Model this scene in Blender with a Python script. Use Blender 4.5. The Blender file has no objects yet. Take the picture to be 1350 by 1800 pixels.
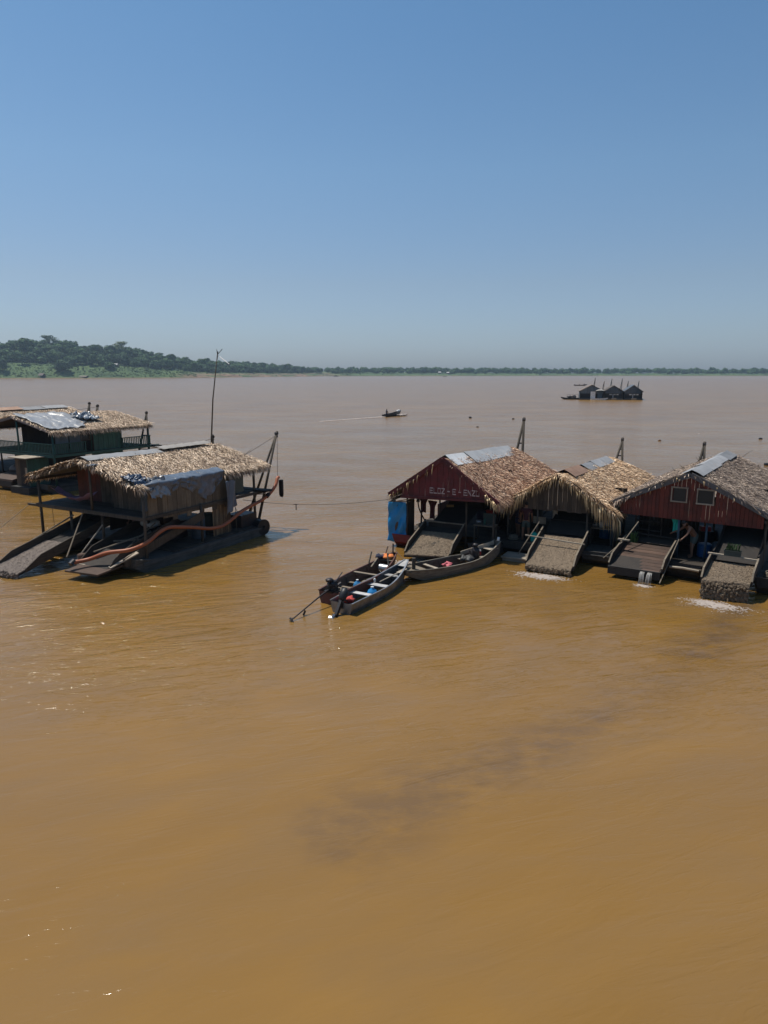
import bpy, bmesh, math, random
from mathutils import Vector, Matrix, noise
import numpy as np
R = math.radians
rnd = random.Random(7)
scn = bpy.context.scene
COL = scn.collection

# ------------------------------------------------------------------ camera, sky, sun, exposure
CAM_Z = 7.5
cd = bpy.data.cameras.new('camera'); cam = bpy.data.objects.new('camera', cd); COL.objects.link(cam)
cam.location = (0, 0, CAM_Z); cam.rotation_euler = (R(90 - 11.54), 0, 0)
cd.sensor_fit = 'VERTICAL'; cd.sensor_height = 24.0; cd.lens = 24.0 * 1200 / 1800
cd.clip_start = 0.1; cd.clip_end = 20000
scn.camera = cam

SUN_EL, SUN_AZ = 68.0, -55.0            # azimuth measured from +Y towards +X
sd = Vector((math.sin(R(SUN_AZ)) * math.cos(R(SUN_EL)), math.cos(R(SUN_AZ)) * math.cos(R(SUN_EL)), math.sin(R(SUN_EL))))
w = bpy.data.worlds.new('World'); scn.world = w; w.use_nodes = True
nt = w.node_tree; bg = nt.nodes['Background']
sky = nt.nodes.new('ShaderNodeTexSky'); sky.sky_type = 'NISHITA'; sky.sun_disc = False
sky.sun_elevation = R(SUN_EL); sky.sun_rotation = R(SUN_AZ)
sky.air_density = 1.0; sky.dust_density = 1.0; sky.ozone_density = 3.0
hs = nt.nodes.new('ShaderNodeHueSaturation'); hs.inputs['Saturation'].default_value = 1.03
tint = nt.nodes.new('ShaderNodeMix'); tint.data_type = 'RGBA'; tint.blend_type = 'MULTIPLY'; tint.inputs[0].default_value = 1; tint.inputs[7].default_value = (.96, .985, 1.07, 1)
nt.links.new(sky.outputs[0], hs.inputs['Color']); nt.links.new(hs.outputs[0], tint.inputs[6]); 
tcw = nt.nodes.new('ShaderNodeTexCoord'); sxw = nt.nodes.new('ShaderNodeSeparateXYZ'); nt.links.new(tcw.outputs['Generated'], sxw.inputs[0])
rw = nt.nodes.new('ShaderNodeValToRGB'); nt.links.new(sxw.outputs[2], rw.inputs[0])       # dusty lower sky, by elevation only
el_ = rw.color_ramp.elements
while len(el_) < 5: el_.new(.5)
for q_, (p_, c_) in zip(el_, [(0, (.74, .83, 1.0)), (.12, (.86, .86, .85)), (.26, (.88, 1.0, .95)), (.42, (.75, .99, .98)), (1, (.76, 1, 1))]): q_.position = p_; q_.color = (*c_, 1)
grade = nt.nodes.new('ShaderNodeMix'); grade.data_type = 'RGBA'; grade.blend_type = 'MULTIPLY'; grade.inputs[0].default_value = 1
nt.links.new(tint.outputs[2], grade.inputs[6]); nt.links.new(rw.outputs[0], grade.inputs[7]); nt.links.new(grade.outputs[2], bg.inputs[0]); bg.inputs[1].default_value = 0.102
ld = bpy.data.lights.new('sun', 'SUN'); sun = bpy.data.objects.new('sun', ld); COL.objects.link(sun)
ld.energy = 4.8; ld.angle = R(0.53); ld.color = (1.0, 0.94, 0.85)
sun.rotation_euler = (-sd).to_track_quat('-Z', 'Y').to_euler()
vs = scn.view_settings
vs.view_transform = 'Standard'; vs.look = 'None'; vs.gamma = 1.0; vs.exposure = -0.02; vs.use_curve_mapping = False
scn.cycles.max_bounces = 6; scn.cycles.diffuse_bounces = 3; scn.cycles.glossy_bounces = 3
scn.cycles.transparent_max_bounces = 6; scn.cycles.volume_bounces = 0
scn.cycles.caustics_reflective = False; scn.cycles.caustics_refractive = False

# ------------------------------------------------------------------ helpers
class MB:
    """collects boxes, bars, tubes and loose faces for ONE mesh"""
    def __init__(s): s.v = []; s.f = []; s.mi = []; s.smooth = False
    def add(s, vs, fs, mi=0):
        n = len(s.v); s.v.extend([tuple(p) for p in vs]); s.f.extend([tuple(i + n for i in f) for f in fs]); s.mi.extend([mi] * len(fs)); return s
    def box(s, x0, x1, y0, y1, z0, z1, mi=0):
        return s.add([(x0, y0, z0), (x1, y0, z0), (x1, y1, z0), (x0, y1, z0), (x0, y0, z1), (x1, y0, z1), (x1, y1, z1), (x0, y1, z1)],
                     [(3, 2, 1, 0), (4, 5, 6, 7), (0, 1, 5, 4), (1, 2, 6, 5), (2, 3, 7, 6), (3, 0, 4, 7)], mi)
    def bar(s, p, q, w, h, up=(0, 0, 1), mi=0):
        p = Vector(p); q = Vector(q); d = (q - p).normalized(); u = Vector(up)
        if abs(d.dot(u)) > .98: u = Vector((0, 1, 0))
        a = d.cross(u).normalized() * w / 2; b = a.cross(d).normalized() * h / 2
        vs = [c + i * a + j * b for c in (p, q) for i, j in ((-1, -1), (1, -1), (1, 1), (-1, 1))]
        return s.add(vs, [(0, 1, 2, 3), (7, 6, 5, 4), (0, 4, 5, 1), (1, 5, 6, 2), (2, 6, 7, 3), (3, 7, 4, 0)], mi)
    def tube(s, pts, r, n=8, cap=True, mi=0):
        pts = [Vector(p) for p in pts]; k = len(pts); rr = r if isinstance(r, (list, tuple)) else [r] * k; vs = []
        a = None
        for i, p in enumerate(pts):
            d = (pts[min(i + 1, k - 1)] - pts[max(i - 1, 0)]).normalized()
            if a is None: a = d.orthogonal().normalized()
            else: a = (a - d * a.dot(d)).normalized()
            b = d.cross(a)
            for j in range(n):
                t = 2 * math.pi * j / n; vs.append(p + (a * math.cos(t) + b * math.sin(t)) * rr[i])
        fs = [(i * n + j, i * n + (j + 1) % n, (i + 1) * n + (j + 1) % n, (i + 1) * n + j) for i in range(k - 1) for j in range(n)]
        if cap: fs += [tuple(range(n - 1, -1, -1)), tuple((k - 1) * n + j for j in range(n))]
        return s.add(vs, fs, mi)
    def lathe(s, c, prof, n=16, mi=0):
        return s.tube([(c[0], c[1], c[2] + z) for z, r in prof], [max(r, .001) for z, r in prof], n, True, mi)
    def grid(s, fn, nu, nv, mi=0, thick=None):
        vs = [fn(i / nu, j / nv) for i in range(nu + 1) for j in range(nv + 1)]
        fs = [(i * (nv + 1) + j, (i + 1) * (nv + 1) + j, (i + 1) * (nv + 1) + j + 1, i * (nv + 1) + j + 1) for i in range(nu) for j in range(nv)]
        s.add(vs, fs, mi)
        if thick:
            t = Vector(thick); n0 = (nu + 1) * (nv + 1)
            s.add([Vector(p) + t for p in vs], [f[::-1] for f in fs], mi)
            b = len(s.v) - n0; a = b - n0
            def e(i, j): return i * (nv + 1) + j
            loop = [e(i, 0) for i in range(nu + 1)] + [e(nu, j) for j in range(1, nv + 1)] + [e(i, nv) for i in range(nu - 1, -1, -1)] + [e(0, j) for j in range(nv - 1, 0, -1)]
            for q, p in zip(loop, loop[1:] + loop[:1]):
                s.f.append((a + q, b + q, b + p, a + p)); s.mi.append(mi)
        return s
    def blob(s, c, rx, ry, rz, amp=.15, nu=10, nv=7, seed=0, mi=0):
        vs = []; fs = []
        for j in range(nv + 1):
            th = math.pi * j / nv
            for i in range(nu):
                ph = 2 * math.pi * i / nu; d = Vector((math.sin(th) * math.cos(ph), math.sin(th) * math.sin(ph), math.cos(th)))
                k = 1 + amp * noise.noise(d * 1.7 + Vector((seed * 3.1, seed, 0)))
                vs.append((c[0] + d.x * rx * k, c[1] + d.y * ry * k, c[2] + d.z * rz * k))
        for j in range(nv):
            for i in range(nu):
                a = j * nu + i; b = j * nu + (i + 1) % nu
                fs.append((a, a + nu, b + nu, b))
        return s.add(vs, fs, mi)
    def mesh(s, name, mats, smooth=False):
        me = bpy.data.meshes.new(name); me.from_pydata([tuple(p) for p in s.v], [], s.f)
        for m in (mats if isinstance(mats, (list, tuple)) else [mats]): me.materials.append(m)
        if any(s.mi): me.polygons.foreach_set('material_index', s.mi)
        if smooth: me.polygons.foreach_set('use_smooth', [True] * len(s.f))
        me.update(); return me
    def build(s, name, mats, parent=None, smooth=False, loc=(0, 0, 0), rz=0, **props):
        o = bpy.data.objects.new(name, s.mesh(name, mats, smooth)); COL.objects.link(o)
        o.location = loc; o.rotation_euler = (0, 0, rz)
        if parent: o.parent = parent
        for k, v in props.items(): o[k] = v
        return o

def thing(name, label, cat, loc=(0, 0, 0), rz=0, group=None, rot=None):
    o = bpy.data.objects.new(name, None); COL.objects.link(o); o.location = loc
    o.rotation_euler = rot if rot else (0, 0, rz)
    o.empty_display_size = .2; o['label'] = label; o['category'] = cat
    if group: o['group'] = group
    return o
def tag(o, label=None, cat=None, group=None, kind=None):
    for k, v in (('label', label), ('category', cat), ('group', group), ('kind', kind)):
        if v: o[k] = v
    return o
def frame(parent):           # world matrix of a top-level thing, for placing separate things in its local frame
    return Matrix.Translation(parent.location) @ parent.rotation_euler.to_matrix().to_4x4()

# ------------------------------------------------------------------ materials
def ramp(nt, fac, stops):
    r = nt.nodes.new('ShaderNodeValToRGB'); e = r.color_ramp.elements
    while len(e) < len(stops): e.new(.5)
    for q, (p, c) in zip(e, stops): q.position = p; q.color = (*c, 1)
    nt.links.new(fac, r.inputs[0]); return r.outputs[0]
def texco(nt, kind='Object', scale=(1, 1, 1), rot=(0, 0, 0)):
    t = nt.nodes.new('ShaderNodeTexCoord'); m = nt.nodes.new('ShaderNodeMapping')
    if any(rot): m.vector_type = 'TEXTURE'; scale = tuple(1 / v for v in scale)      # turn first, then stretch
    m.inputs['Scale'].default_value = scale; m.inputs['Rotation'].default_value = rot
    nt.links.new(t.outputs[kind], m.inputs[0]); return m.outputs[0]
def nz(nt, vec, scale, detail=4, rough=.6, dist=0):
    n = nt.nodes.new('ShaderNodeTexNoise'); n.inputs['Scale'].default_value = scale; n.inputs['Detail'].default_value = detail
    n.inputs['Roughness'].default_value = rough; n.inputs['Distortion'].default_value = dist
    if vec: nt.links.new(vec, n.inputs['Vector'])
    return n.outputs['Fac']
def mth(nt, op, a, b=None, c=None):
    n = nt.nodes.new('ShaderNodeMath'); n.operation = op
    for i, x in enumerate((a, b, c)):
        if x is None: continue
        if isinstance(x, (int, float)): n.inputs[i].default_value = x
        else: nt.links.new(x, n.inputs[i])
    return n.outputs[0]
def mixc(nt, f, a, b, mode='MIX'):
    n = nt.nodes.new('ShaderNodeMix'); n.data_type = 'RGBA'; n.blend_type = mode
    if isinstance(f, (int, float)): n.inputs[0].default_value = f
    else: nt.links.new(f, n.inputs[0])
    for i, x in ((6, a), (7, b)):
        if isinstance(x, tuple): n.inputs[i].default_value = (*x, 1)
        else: nt.links.new(x, n.inputs[i])
    return n.outputs[2]
def new_mat(name, rough=.8, metal=0):
    m = bpy.data.materials.new(name); m.use_nodes = True; b = m.node_tree.nodes['Principled BSDF']
    b.inputs['Roughness'].default_value = rough; b.inputs['Metallic'].default_value = metal; return m, m.node_tree, b
def bump(nt, b, h, strength=.4, dist=.02):
    n = nt.nodes.new('ShaderNodeBump'); n.inputs['Strength'].default_value = strength; n.inputs['Distance'].default_value = dist
    nt.links.new(h, n.inputs['Height']); nt.links.new(n.outputs[0], b.inputs['Normal'])
def wood(name, dark, light, rough=.85, axis='z', rnd_amt=.35, dirt=None):
    """grainy weathered wood; tone differs from board to board"""
    m, nt, b = new_mat(name, rough)
    sc = {'x': (.6, 9, 9), 'y': (9, .6, 9), 'z': (9, 9, .6), 'n': (5, 5, 5)}[axis]
    g = nz(nt, texco(nt, 'Object', sc), 2.2, 6, .65)
    c = ramp(nt, g, [(.3, dark), (.7, light)])
    oi = nt.nodes.new('ShaderNodeObjectInfo'); ge = nt.nodes.new('ShaderNodeNewGeometry')
    k = mth(nt, 'FRACT', mth(nt, 'ADD', oi.outputs['Random'], ge.outputs['Random Per Island']))
    k = mth(nt, 'MULTIPLY_ADD', k, rnd_amt * 2, 1 - rnd_amt)
    c = mixc(nt, 1.0, c, k, 'MULTIPLY')
    st = nz(nt, texco(nt, 'Object'), 1.7, 5, .7)
    c = mixc(nt, ramp(nt, st, [(.45, (0, 0, 0)), (.75, (.6, .6, .6))]), c, dirt or tuple(x * .45 for x in dark))
    nt.links.new(c, b.inputs['Base Color']); bump(nt, b, g, .5, .006); return m
def paint(name, c, rough=.6, metal=0, worn=None, amt=.5, scale=3, bumpy=.2):
    m, nt, b = new_mat(name, rough, metal)
    n1 = nz(nt, texco(nt), scale, 6, .7); worn = worn or tuple(x * .5 for x in c)
    col = mixc(nt, ramp(nt, n1, [(.42, (0, 0, 0)), (.7, (amt, amt, amt))]), c, worn)
    oi = nt.nodes.new('ShaderNodeObjectInfo'); k = mth(nt, 'MULTIPLY_ADD', oi.outputs['Random'], .5, .75)
    col = mixc(nt, 1.0, col, k, 'MULTIPLY'); nt.links.new(col, b.inputs['Base Color'])
    bump(nt, b, nz(nt, texco(nt), scale * 6, 4), bumpy, .01); return m
def straw(name, cols, trans=.0):
    n_ = len(cols); cols = [tuple(v * (.62 + 1.25 * i / (n_ - 1)) * q for v, q in zip(c, (1.06, 1, .95))) for i, c in enumerate(cols)]
    m, nt, b = new_mat(name, .75)
    ge = nt.nodes.new('ShaderNodeNewGeometry'); n = len(cols)
    c = ramp(nt, ge.outputs['Random Per Island'], [(i / (n - 1), x) for i, x in enumerate(cols)])
    pn = nz(nt, texco(nt), .8, 4, .6)
    c = mixc(nt, 1.0, c, ramp(nt, pn, [(.3, (.62, .58, .56)), (.65, (1.1, 1.08, 1.05))]), 'MULTIPLY')
    nt.links.new(c, b.inputs['Base Color']); return m

# ------------------------------------------------------------------ water
def water_material():
    m, nt, b = new_mat('muddy_water', .08)
    b.inputs['IOR'].default_value = 1.48
    P = texco(nt, 'Object')
    sy = nt.nodes.new('ShaderNodeSeparateXYZ'); nt.links.new(P, sy.inputs[0])          # choppier out in the channel
    rg = nt.nodes.new('ShaderNodeMapRange'); nt.links.new(sy.outputs[1], rg.inputs[0])
    for i_, v_ in ((1, 18), (2, 130), (3, .10), (4, .26)): rg.inputs[i_].default_value = v_
    nt.links.new(rg.outputs[0], b.inputs['Roughness'])
    # silt: slow swirls of lighter and redder mud, and a dark tailings plume drifting from the sluices
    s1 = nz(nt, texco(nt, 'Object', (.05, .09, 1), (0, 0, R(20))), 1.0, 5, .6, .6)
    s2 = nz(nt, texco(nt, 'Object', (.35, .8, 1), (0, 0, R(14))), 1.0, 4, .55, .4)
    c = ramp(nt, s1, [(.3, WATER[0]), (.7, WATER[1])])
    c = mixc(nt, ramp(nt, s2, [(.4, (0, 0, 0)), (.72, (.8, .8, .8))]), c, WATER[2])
    sx = nt.nodes.new('ShaderNodeSeparateXYZ'); nt.links.new(P, sx.inputs[0])
    def plume(ax, ay, bx, by, r, soft):
        # distance from point to segment a-b, wobbled
        dx, dy = bx - ax, by - ay; L2 = dx * dx + dy * dy
        wx = mth(nt, 'MULTIPLY_ADD', nz(nt, texco(nt, 'Object', (.35, .35, 1)), 1.0, 5, .65), 3.2, -1.6)
        px = mth(nt, 'ADD', mth(nt, 'SUBTRACT', sx.outputs[0], ax), wx); py = mth(nt, 'ADD', mth(nt, 'SUBTRACT', sx.outputs[1], ay), wx)
        t = mth(nt, 'MULTIPLY_ADD', px, dx / L2, mth(nt, 'MULTIPLY', py, dy / L2))
        tn = nt.nodes.new('ShaderNodeClamp'); nt.links.new(t, tn.inputs[0]); t = tn.outputs[0]
        ex = mth(nt, 'SUBTRACT', px, mth(nt, 'MULTIPLY', t, dx)); ey = mth(nt, 'SUBTRACT', py, mth(nt, 'MULTIPLY', t, dy))
        d = mth(nt, 'SQRT', mth(nt, 'MULTIPLY_ADD', ex, ex, mth(nt, 'MULTIPLY', ey, ey)))
        rr = mth(nt, 'MULTIPLY_ADD', t, r[1] - r[0], r[0])
        q = nt.nodes.new('ShaderNodeMapRange'); q.interpolation_type = 'SMOOTHSTEP'
        q.inputs[3].default_value = 1; q.inputs[4].default_value = 0; q.inputs[1].default_value = 0
        nt.links.new(d, q.inputs[0]); nt.links.new(rr, q.inputs[2]); return q.outputs[0]
    pl = mth(nt, 'MULTIPLY', plume(12.1, 21.6, 8.5, 17.5, (.6, 1.5), 1), .95)
    pl = mth(nt, 'MAXIMUM', pl, mth(nt, 'MULTIPLY', plume(8.5, 17.5, 4.5, 13.6, (1.7, 1.7), 1), .45))
    pl = mth(nt, 'MAXIMUM', pl, mth(nt, 'MULTIPLY', plume(4.5, 13.6, -0.4, 10.3, (1.2, 1.8), 1), .72))
    pl = mth(nt, 'MAXIMUM', pl, mth(nt, 'MULTIPLY', plume(6.3, 23.8, 5.0, 20.5, (.7, 1.2), 1), .4))
    pl = mth(nt, 'MULTIPLY', pl, ramp(nt, nz(nt, texco(nt, 'Object', (.7, 1.1, 1)), 1.3, 6, .7), [(.36, (.15, .15, .15)), (.58, (1, 1, 1))]))
    c = mixc(nt, pl, c, PLUME)
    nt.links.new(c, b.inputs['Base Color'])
    # waves: swell, wind chop (fetch from the right), fine ripples; each its own slope
    r1 = nz(nt, texco(nt, 'Object', (.14, .50, 1), (0, 0, R(14))), 1.0, 2, .5, .3)
    r2 = nz(nt, texco(nt, 'Object', (.50, 2.0, 1), (0, 0, R(18))), 1.0, 3, .55, .9)
    r3 = nz(nt, texco(nt, 'Object', (1.5, 6.0, 1), (0, 0, R(14))), 1.0, 4, .6, 1.4)
    r4 = nz(nt, texco(nt, 'Object', (6, 17, 1), (0, 0, R(14))), 1.0, 3, .6, .3)
    calm = ramp(nt, nz(nt, texco(nt, 'Object', (.05, .11, 1), (0, 0, R(12))), 1.0, 3, .6), [(.35, (.45, .45, .45)), (.65, (1, 1, 1))])
    r3 = mth(nt, 'SUBTRACT', mth(nt, 'MULTIPLY', r3, .6), mth(nt, 'MULTIPLY', mth(nt, 'ABSOLUTE', mth(nt, 'MULTIPLY_ADD', r3, 2, -1)), .35))     # pinched crests
    h = mth(nt, 'MULTIPLY', r1, WAVE[0])
    h = mth(nt, 'MULTIPLY_ADD', r2, WAVE[1], h)
    h = mth(nt, 'MULTIPLY_ADD', mth(nt, 'MULTIPLY', r3, calm), WAVE[2], h)
    h = mth(nt, 'MULTIPLY_ADD', mth(nt, 'MULTIPLY', r4, calm), WAVE[3], h)
    cg = nt.nodes.new('ShaderNodeMapRange'); nt.links.new(sx.outputs[1], cg.inputs[0])           # slacker water near the bank we look from
    for i_, v_ in ((1, 10.5), (2, 19), (3, .26), (4, 1.05)): cg.inputs[i_].default_value = v_
    gust = ramp(nt, nz(nt, texco(nt, 'Object', (.09, .16, 1), (0, 0, R(-20))), 1.0, 3, .6), [(.38, (.35, .35, .35)), (.6, (1, 1, 1))])
    h = mth(nt, 'MULTIPLY', h, mth(nt, 'MULTIPLY', cg.outputs[0], gust))
    n = nt.nodes.new('ShaderNodeBump'); n.inputs['Strength'].default_value = 1; n.inputs['Distance'].default_value = 1
    nt.links.new(h, n.inputs['Height']); nt.links.new(n.outputs[0], b.inputs['Normal'])
    return m
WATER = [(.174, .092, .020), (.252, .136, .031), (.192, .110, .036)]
PLUME = (.125, .074, .032)
WAVE = (.09, .115, .060, .007)
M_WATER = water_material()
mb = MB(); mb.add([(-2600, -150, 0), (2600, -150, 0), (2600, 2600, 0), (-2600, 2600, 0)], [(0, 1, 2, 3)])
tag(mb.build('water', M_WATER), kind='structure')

# ------------------------------------------------------------------ far shore: terrain, forest
SH = [(-1500, 560), (-900, 760), (-516, 925), (-330, 985), (-265, 1050), (-235, 1120), (-185, 1330), (-110, 1500), (60, 1580), (500, 1640), (1000, 1590), (1500, 1500), (2300, 1350)]
def lerp_tab(tab, x):
    for (a, u), (b, v) in zip(tab, tab[1:]):
        if x <= b: return u + (v - u) * max(0, (x - a)) / (b - a)
    return tab[-1][1]
def px_of(x, y): return 675 + 1200 * x / (y * math.cos(R(11.54)))     # roughly which bearing a far point has
CAN = [(-900, 600), (0, 595), (100, 601), (200, 606), (250, 612), (350, 621), (400, 627), (450, 630), (500, 633), (550, 636), (600, 639), (800, 642), (1000, 643.5), (1200, 646), (1350, 647), (2200, 648)]
GRT = [(-900, 642), (0, 641), (150, 641), (250, 645), (330, 650), (360, 654), (500, 656), (2200, 657)]
def top_z(px, d): return CAM_Z + (653.5 - lerp_tab(CAN, px)) * d / 1200 * .98
def bank_z(px, d): return max(1.5, CAM_Z + (655 - lerp_tab(GRT, px)) * d / 1200 * .98)
segs = []
tot = 0
for a, b in zip(SH, SH[1:]):
    l = math.hypot(b[0] - a[0], b[1] - a[1]); segs.append((a, b, tot, l)); tot += l
def shore(s):
    for a, b, t, l in segs:
        if s <= t + l or (a, b, t, l) == segs[-1]:
            k = (s - t) / l; d = Vector((b[0] - a[0], b[1] - a[1])).normalized()
            return Vector((a[0] + (b[0] - a[0]) * k, a[1] + (b[1] - a[1]) * k)), Vector((-d.y, d.x))
def ground(s, t):
    """s along the shore, t metres inland"""
    p, n = shore(s)
    n = (n + Vector((p.x, p.y)).normalized() * 1.2).normalized()
    q = p + n * t; px = px_of(p.x, p.y); d = p.length
    wob = 5 * noise.noise(Vector((s * .03, 0, 3))) + 2 * noise.noise(Vector((s * .1, 0, 7)))
    q = q + n * wob * 1.5 * (1 if t > -4 else 0)
    zb = bank_z(px, d); zt = max(zb, top_z(px, d + 200) - 17)
    if t <= 0: z = t * .1
    elif t < 6: z = t / 6 * min(2.2, zb * .8)
    elif t < 55: z = min(2.2, zb * .8) + (zb - min(2.2, zb * .8)) * ((t - 6) / 49) ** .8
    else: z = zb + (zt - zb) * min(1, (t - 55) / 170)
    if t > 6: z += 1.2 * noise.noise(Vector((q.x * .03, q.y * .03, 1))) + .5 * noise.noise(Vector((q.x * .12, q.y * .12, 5)))
    return Vector((q.x, q.y, z))
TS = [-25, -3, 0, 2, 4, 6, 9, 13, 18, 24, 31, 39, 47, 55, 70, 90, 120, 160, 225, 330, 500]
NS = 620
mb = MB(); mb.grid(lambda u, v: ground(u * tot, TS[round(v * (len(TS) - 1))]), NS, len(TS) - 1)
def bank_mat():
    m, nt, b = new_mat('river_bank', .95)
    g = ramp(nt, nz(nt, texco(nt, 'Object', (.03, .03, .1)), 1, 8, .7), [(.35, (.03, .062, .018)), (.5, (.052, .095, .026)), (.68, (.09, .135, .038))])
    s = ramp(nt, nz(nt, texco(nt, 'Object', (.06, .06, .9)), 1, 6, .75), [(.38, (.07, .038, .024)), (.5, (.17, .10, .06)), (.66, (.34, .23, .14))])
    sx = nt.nodes.new('ShaderNodeSeparateXYZ'); nt.links.new(texco(nt, 'Object'), sx.inputs[0])
    def band(o, a, b_, c_, d_):
        return ramp(nt, mth(nt, 'MULTIPLY_ADD', o, 1 / 4000, .5), [((a + 2000) / 4000, (0, 0, 0)), ((b_ + 2000) / 4000, (1, 1, 1)), ((c_ + 2000) / 4000, (1, 1, 1)), ((d_ + 2000) / 4000, (0, 0, 0))])
    bx = band(sx.outputs[0], -312, -284, -140, -70)
    low = ramp(nt, mth(nt, 'MULTIPLY', sx.outputs[2], .1), [(.35, (1, 1, 1)), (.95, (0, 0, 0))])
    sp = ramp(nt, nz(nt, texco(nt, 'Object', (.02, .02, .2)), 1, 6, .7), [(.42, (0, 0, 0)), (.54, (1, 1, 1))])
    f = mth(nt, 'MULTIPLY', mth(nt, 'MULTIPLY', bx, low), sp)
    edge = ramp(nt, mth(nt, 'MULTIPLY', sx.outputs[2], .1), [(.02, (1, 1, 1)), (.09, (0, 0, 0))])
    f = mth(nt, 'MAXIMUM', f, mth(nt, 'MULTIPLY', edge, .8))
    nt.links.new(mixc(nt, f, g, s), b.inputs['Base Color'])
    bump(nt, b, nz(nt, texco(nt, 'Object', (.3, .3, .3)), 1, 6, .7), 1, 1.2); return m
tag(mb.build('river_bank', bank_mat(), smooth=True), kind='structure')

def leafmat(name, a, b_, c_):
    m, nt, b = new_mat(name, .9)
    ge = nt.nodes.new('ShaderNodeNewGeometry'); oi = nt.nodes.new('ShaderNodeObjectInfo')
    c = ramp(nt, ge.outputs['Random Per Island'], [(0, a), (.55, b_), (1, c_)])
    k = ramp(nt, oi.outputs['Random'], [(0, (.62, .72, .8)), (.5, (1, 1, 1)), (1, (1.35, 1.25, .9))])
    c = mixc(nt, 1.0, c, k, 'MULTIPLY'); nt.links.new(c, b.inputs['Base Color']); return m
M_LEAF = leafmat('tree_leaves', (.013, .040, .014), (.029, .078, .024), (.065, .135, .036))
M_PALE = leafmat('pale_tree_leaves', (.07, .10, .05), (.12, .16, .08), (.18, .2, .12))
M_BARK = wood('bark', (.06, .045, .03), (.14, .11, .08))
def crown_mesh(seed, nl=8, cards=110, R_=6.5, H_=8.5, size=1.5, core=True, flat=.62):
    r = random.Random(seed); mb = MB()
    lobes = []
    for i in range(nl):
        a = 2 * math.pi * i / nl + r.uniform(-.4, .4); d = R_ * r.uniform(.2, .62)
        lobes.append((d * math.cos(a), d * math.sin(a), H_ * (r.uniform(.55, .8) if i % 3 == 0 else r.uniform(.85, 1.2)), R_ * r.uniform(.38, .6)))
    lobes.append((0, 0, H_ * 1.15, R_ * .55))
    for i, (x, y, z, q) in enumerate(lobes):
        if core: mb.blob((x, y, z), q * .78, q * .78, q * flat * .78, .8, 8, 5, seed + i)
        for _ in range(cards):
            d = Vector((r.gauss(0, 1), r.gauss(0, 1), r.gauss(.25, 1))).normalized()
            k = q * r.uniform(.72, 1.24); p = Vector((x + d.x * k, y + d.y * k, z + d.z * k * flat))
            n = (d + Vector((r.gauss(0, .5), r.gauss(0, .5), r.gauss(.3, .5)))).normalized(); a = n.orthogonal().normalized()
            a.rotate(Matrix.Rotation(r.uniform(0, 6.28), 3, n)); b = n.cross(a); s = size * r.uniform(.35, .8)
            mb.add([p + a * s, p + b * s * .7, p - a * s, p - b * s * .7], [(0, 1, 2, 3)])
    return mb
def trunk_mesh(seed, H_=9, lean=.4):
    r = random.Random(seed); mb = MB()
    mb.tube([(0, 0, -1.5), (lean * .3, 0, H_ * .35), (lean, .1, H_ * .75), (lean, 0, H_ * 1.1)], [.5, .36, .25, .1], 7)
    for _ in range(5):
        a = r.uniform(0, 6.28); z = H_ * r.uniform(.5, .8); l = r.uniform(2, 4)
        mb.tube([(lean * .8, 0, z), (lean + l * .6 * math.cos(a), l * .6 * math.sin(a), z + l * .5), (lean + l * math.cos(a), l * math.sin(a), z + l * .9)], [.18, .12, .05], 5)
    return mb
KINDS = [  # mesh pair, label words
    ('round dark-crowned', crown_mesh(1, 11, 90, 6.2, 8.0, flat=.85), trunk_mesh(1, 8.5), M_LEAF),
    ('broad lumpy', crown_mesh(2, 13, 85, 7.6, 7.2, flat=.75), trunk_mesh(2, 8), M_LEAF),
    ('tall narrow', crown_mesh(3, 10, 90, 4.8, 9.5, flat=1.15), trunk_mesh(3, 11), M_LEAF),
    ('ragged open-crowned', crown_mesh(4, 8, 110, 6.5, 9, flat=.6), trunk_mesh(4, 10), M_LEAF),
    ('low bushy', crown_mesh(5, 11, 85, 6.5, 4.0, flat=.85), trunk_mesh(5, 4), M_LEAF),
    ('flat-topped pale', crown_mesh(6, 9, 60, 7.5, 12, size=1.1, core=False, flat=.3), trunk_mesh(6, 12), M_PALE),
]
KM = [(l, c.mesh('crown', m), t.mesh('trunk', M_BARK)) for l, c, t, m in KINDS]
def tree(k, pos, s, rz, label, group='trees on the far bank'):
    l, c, t = KM[k]
    root = thing('tree', label, 'tree', pos, rz, group); root.scale = (s, s, s * rnd.uniform(.9, 1.12))
    for nm, me in (('crown', c), ('trunk', t)):
        o = bpy.data.objects.new(nm, me); COL.objects.link(o); o.parent = root
    return root
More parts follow.
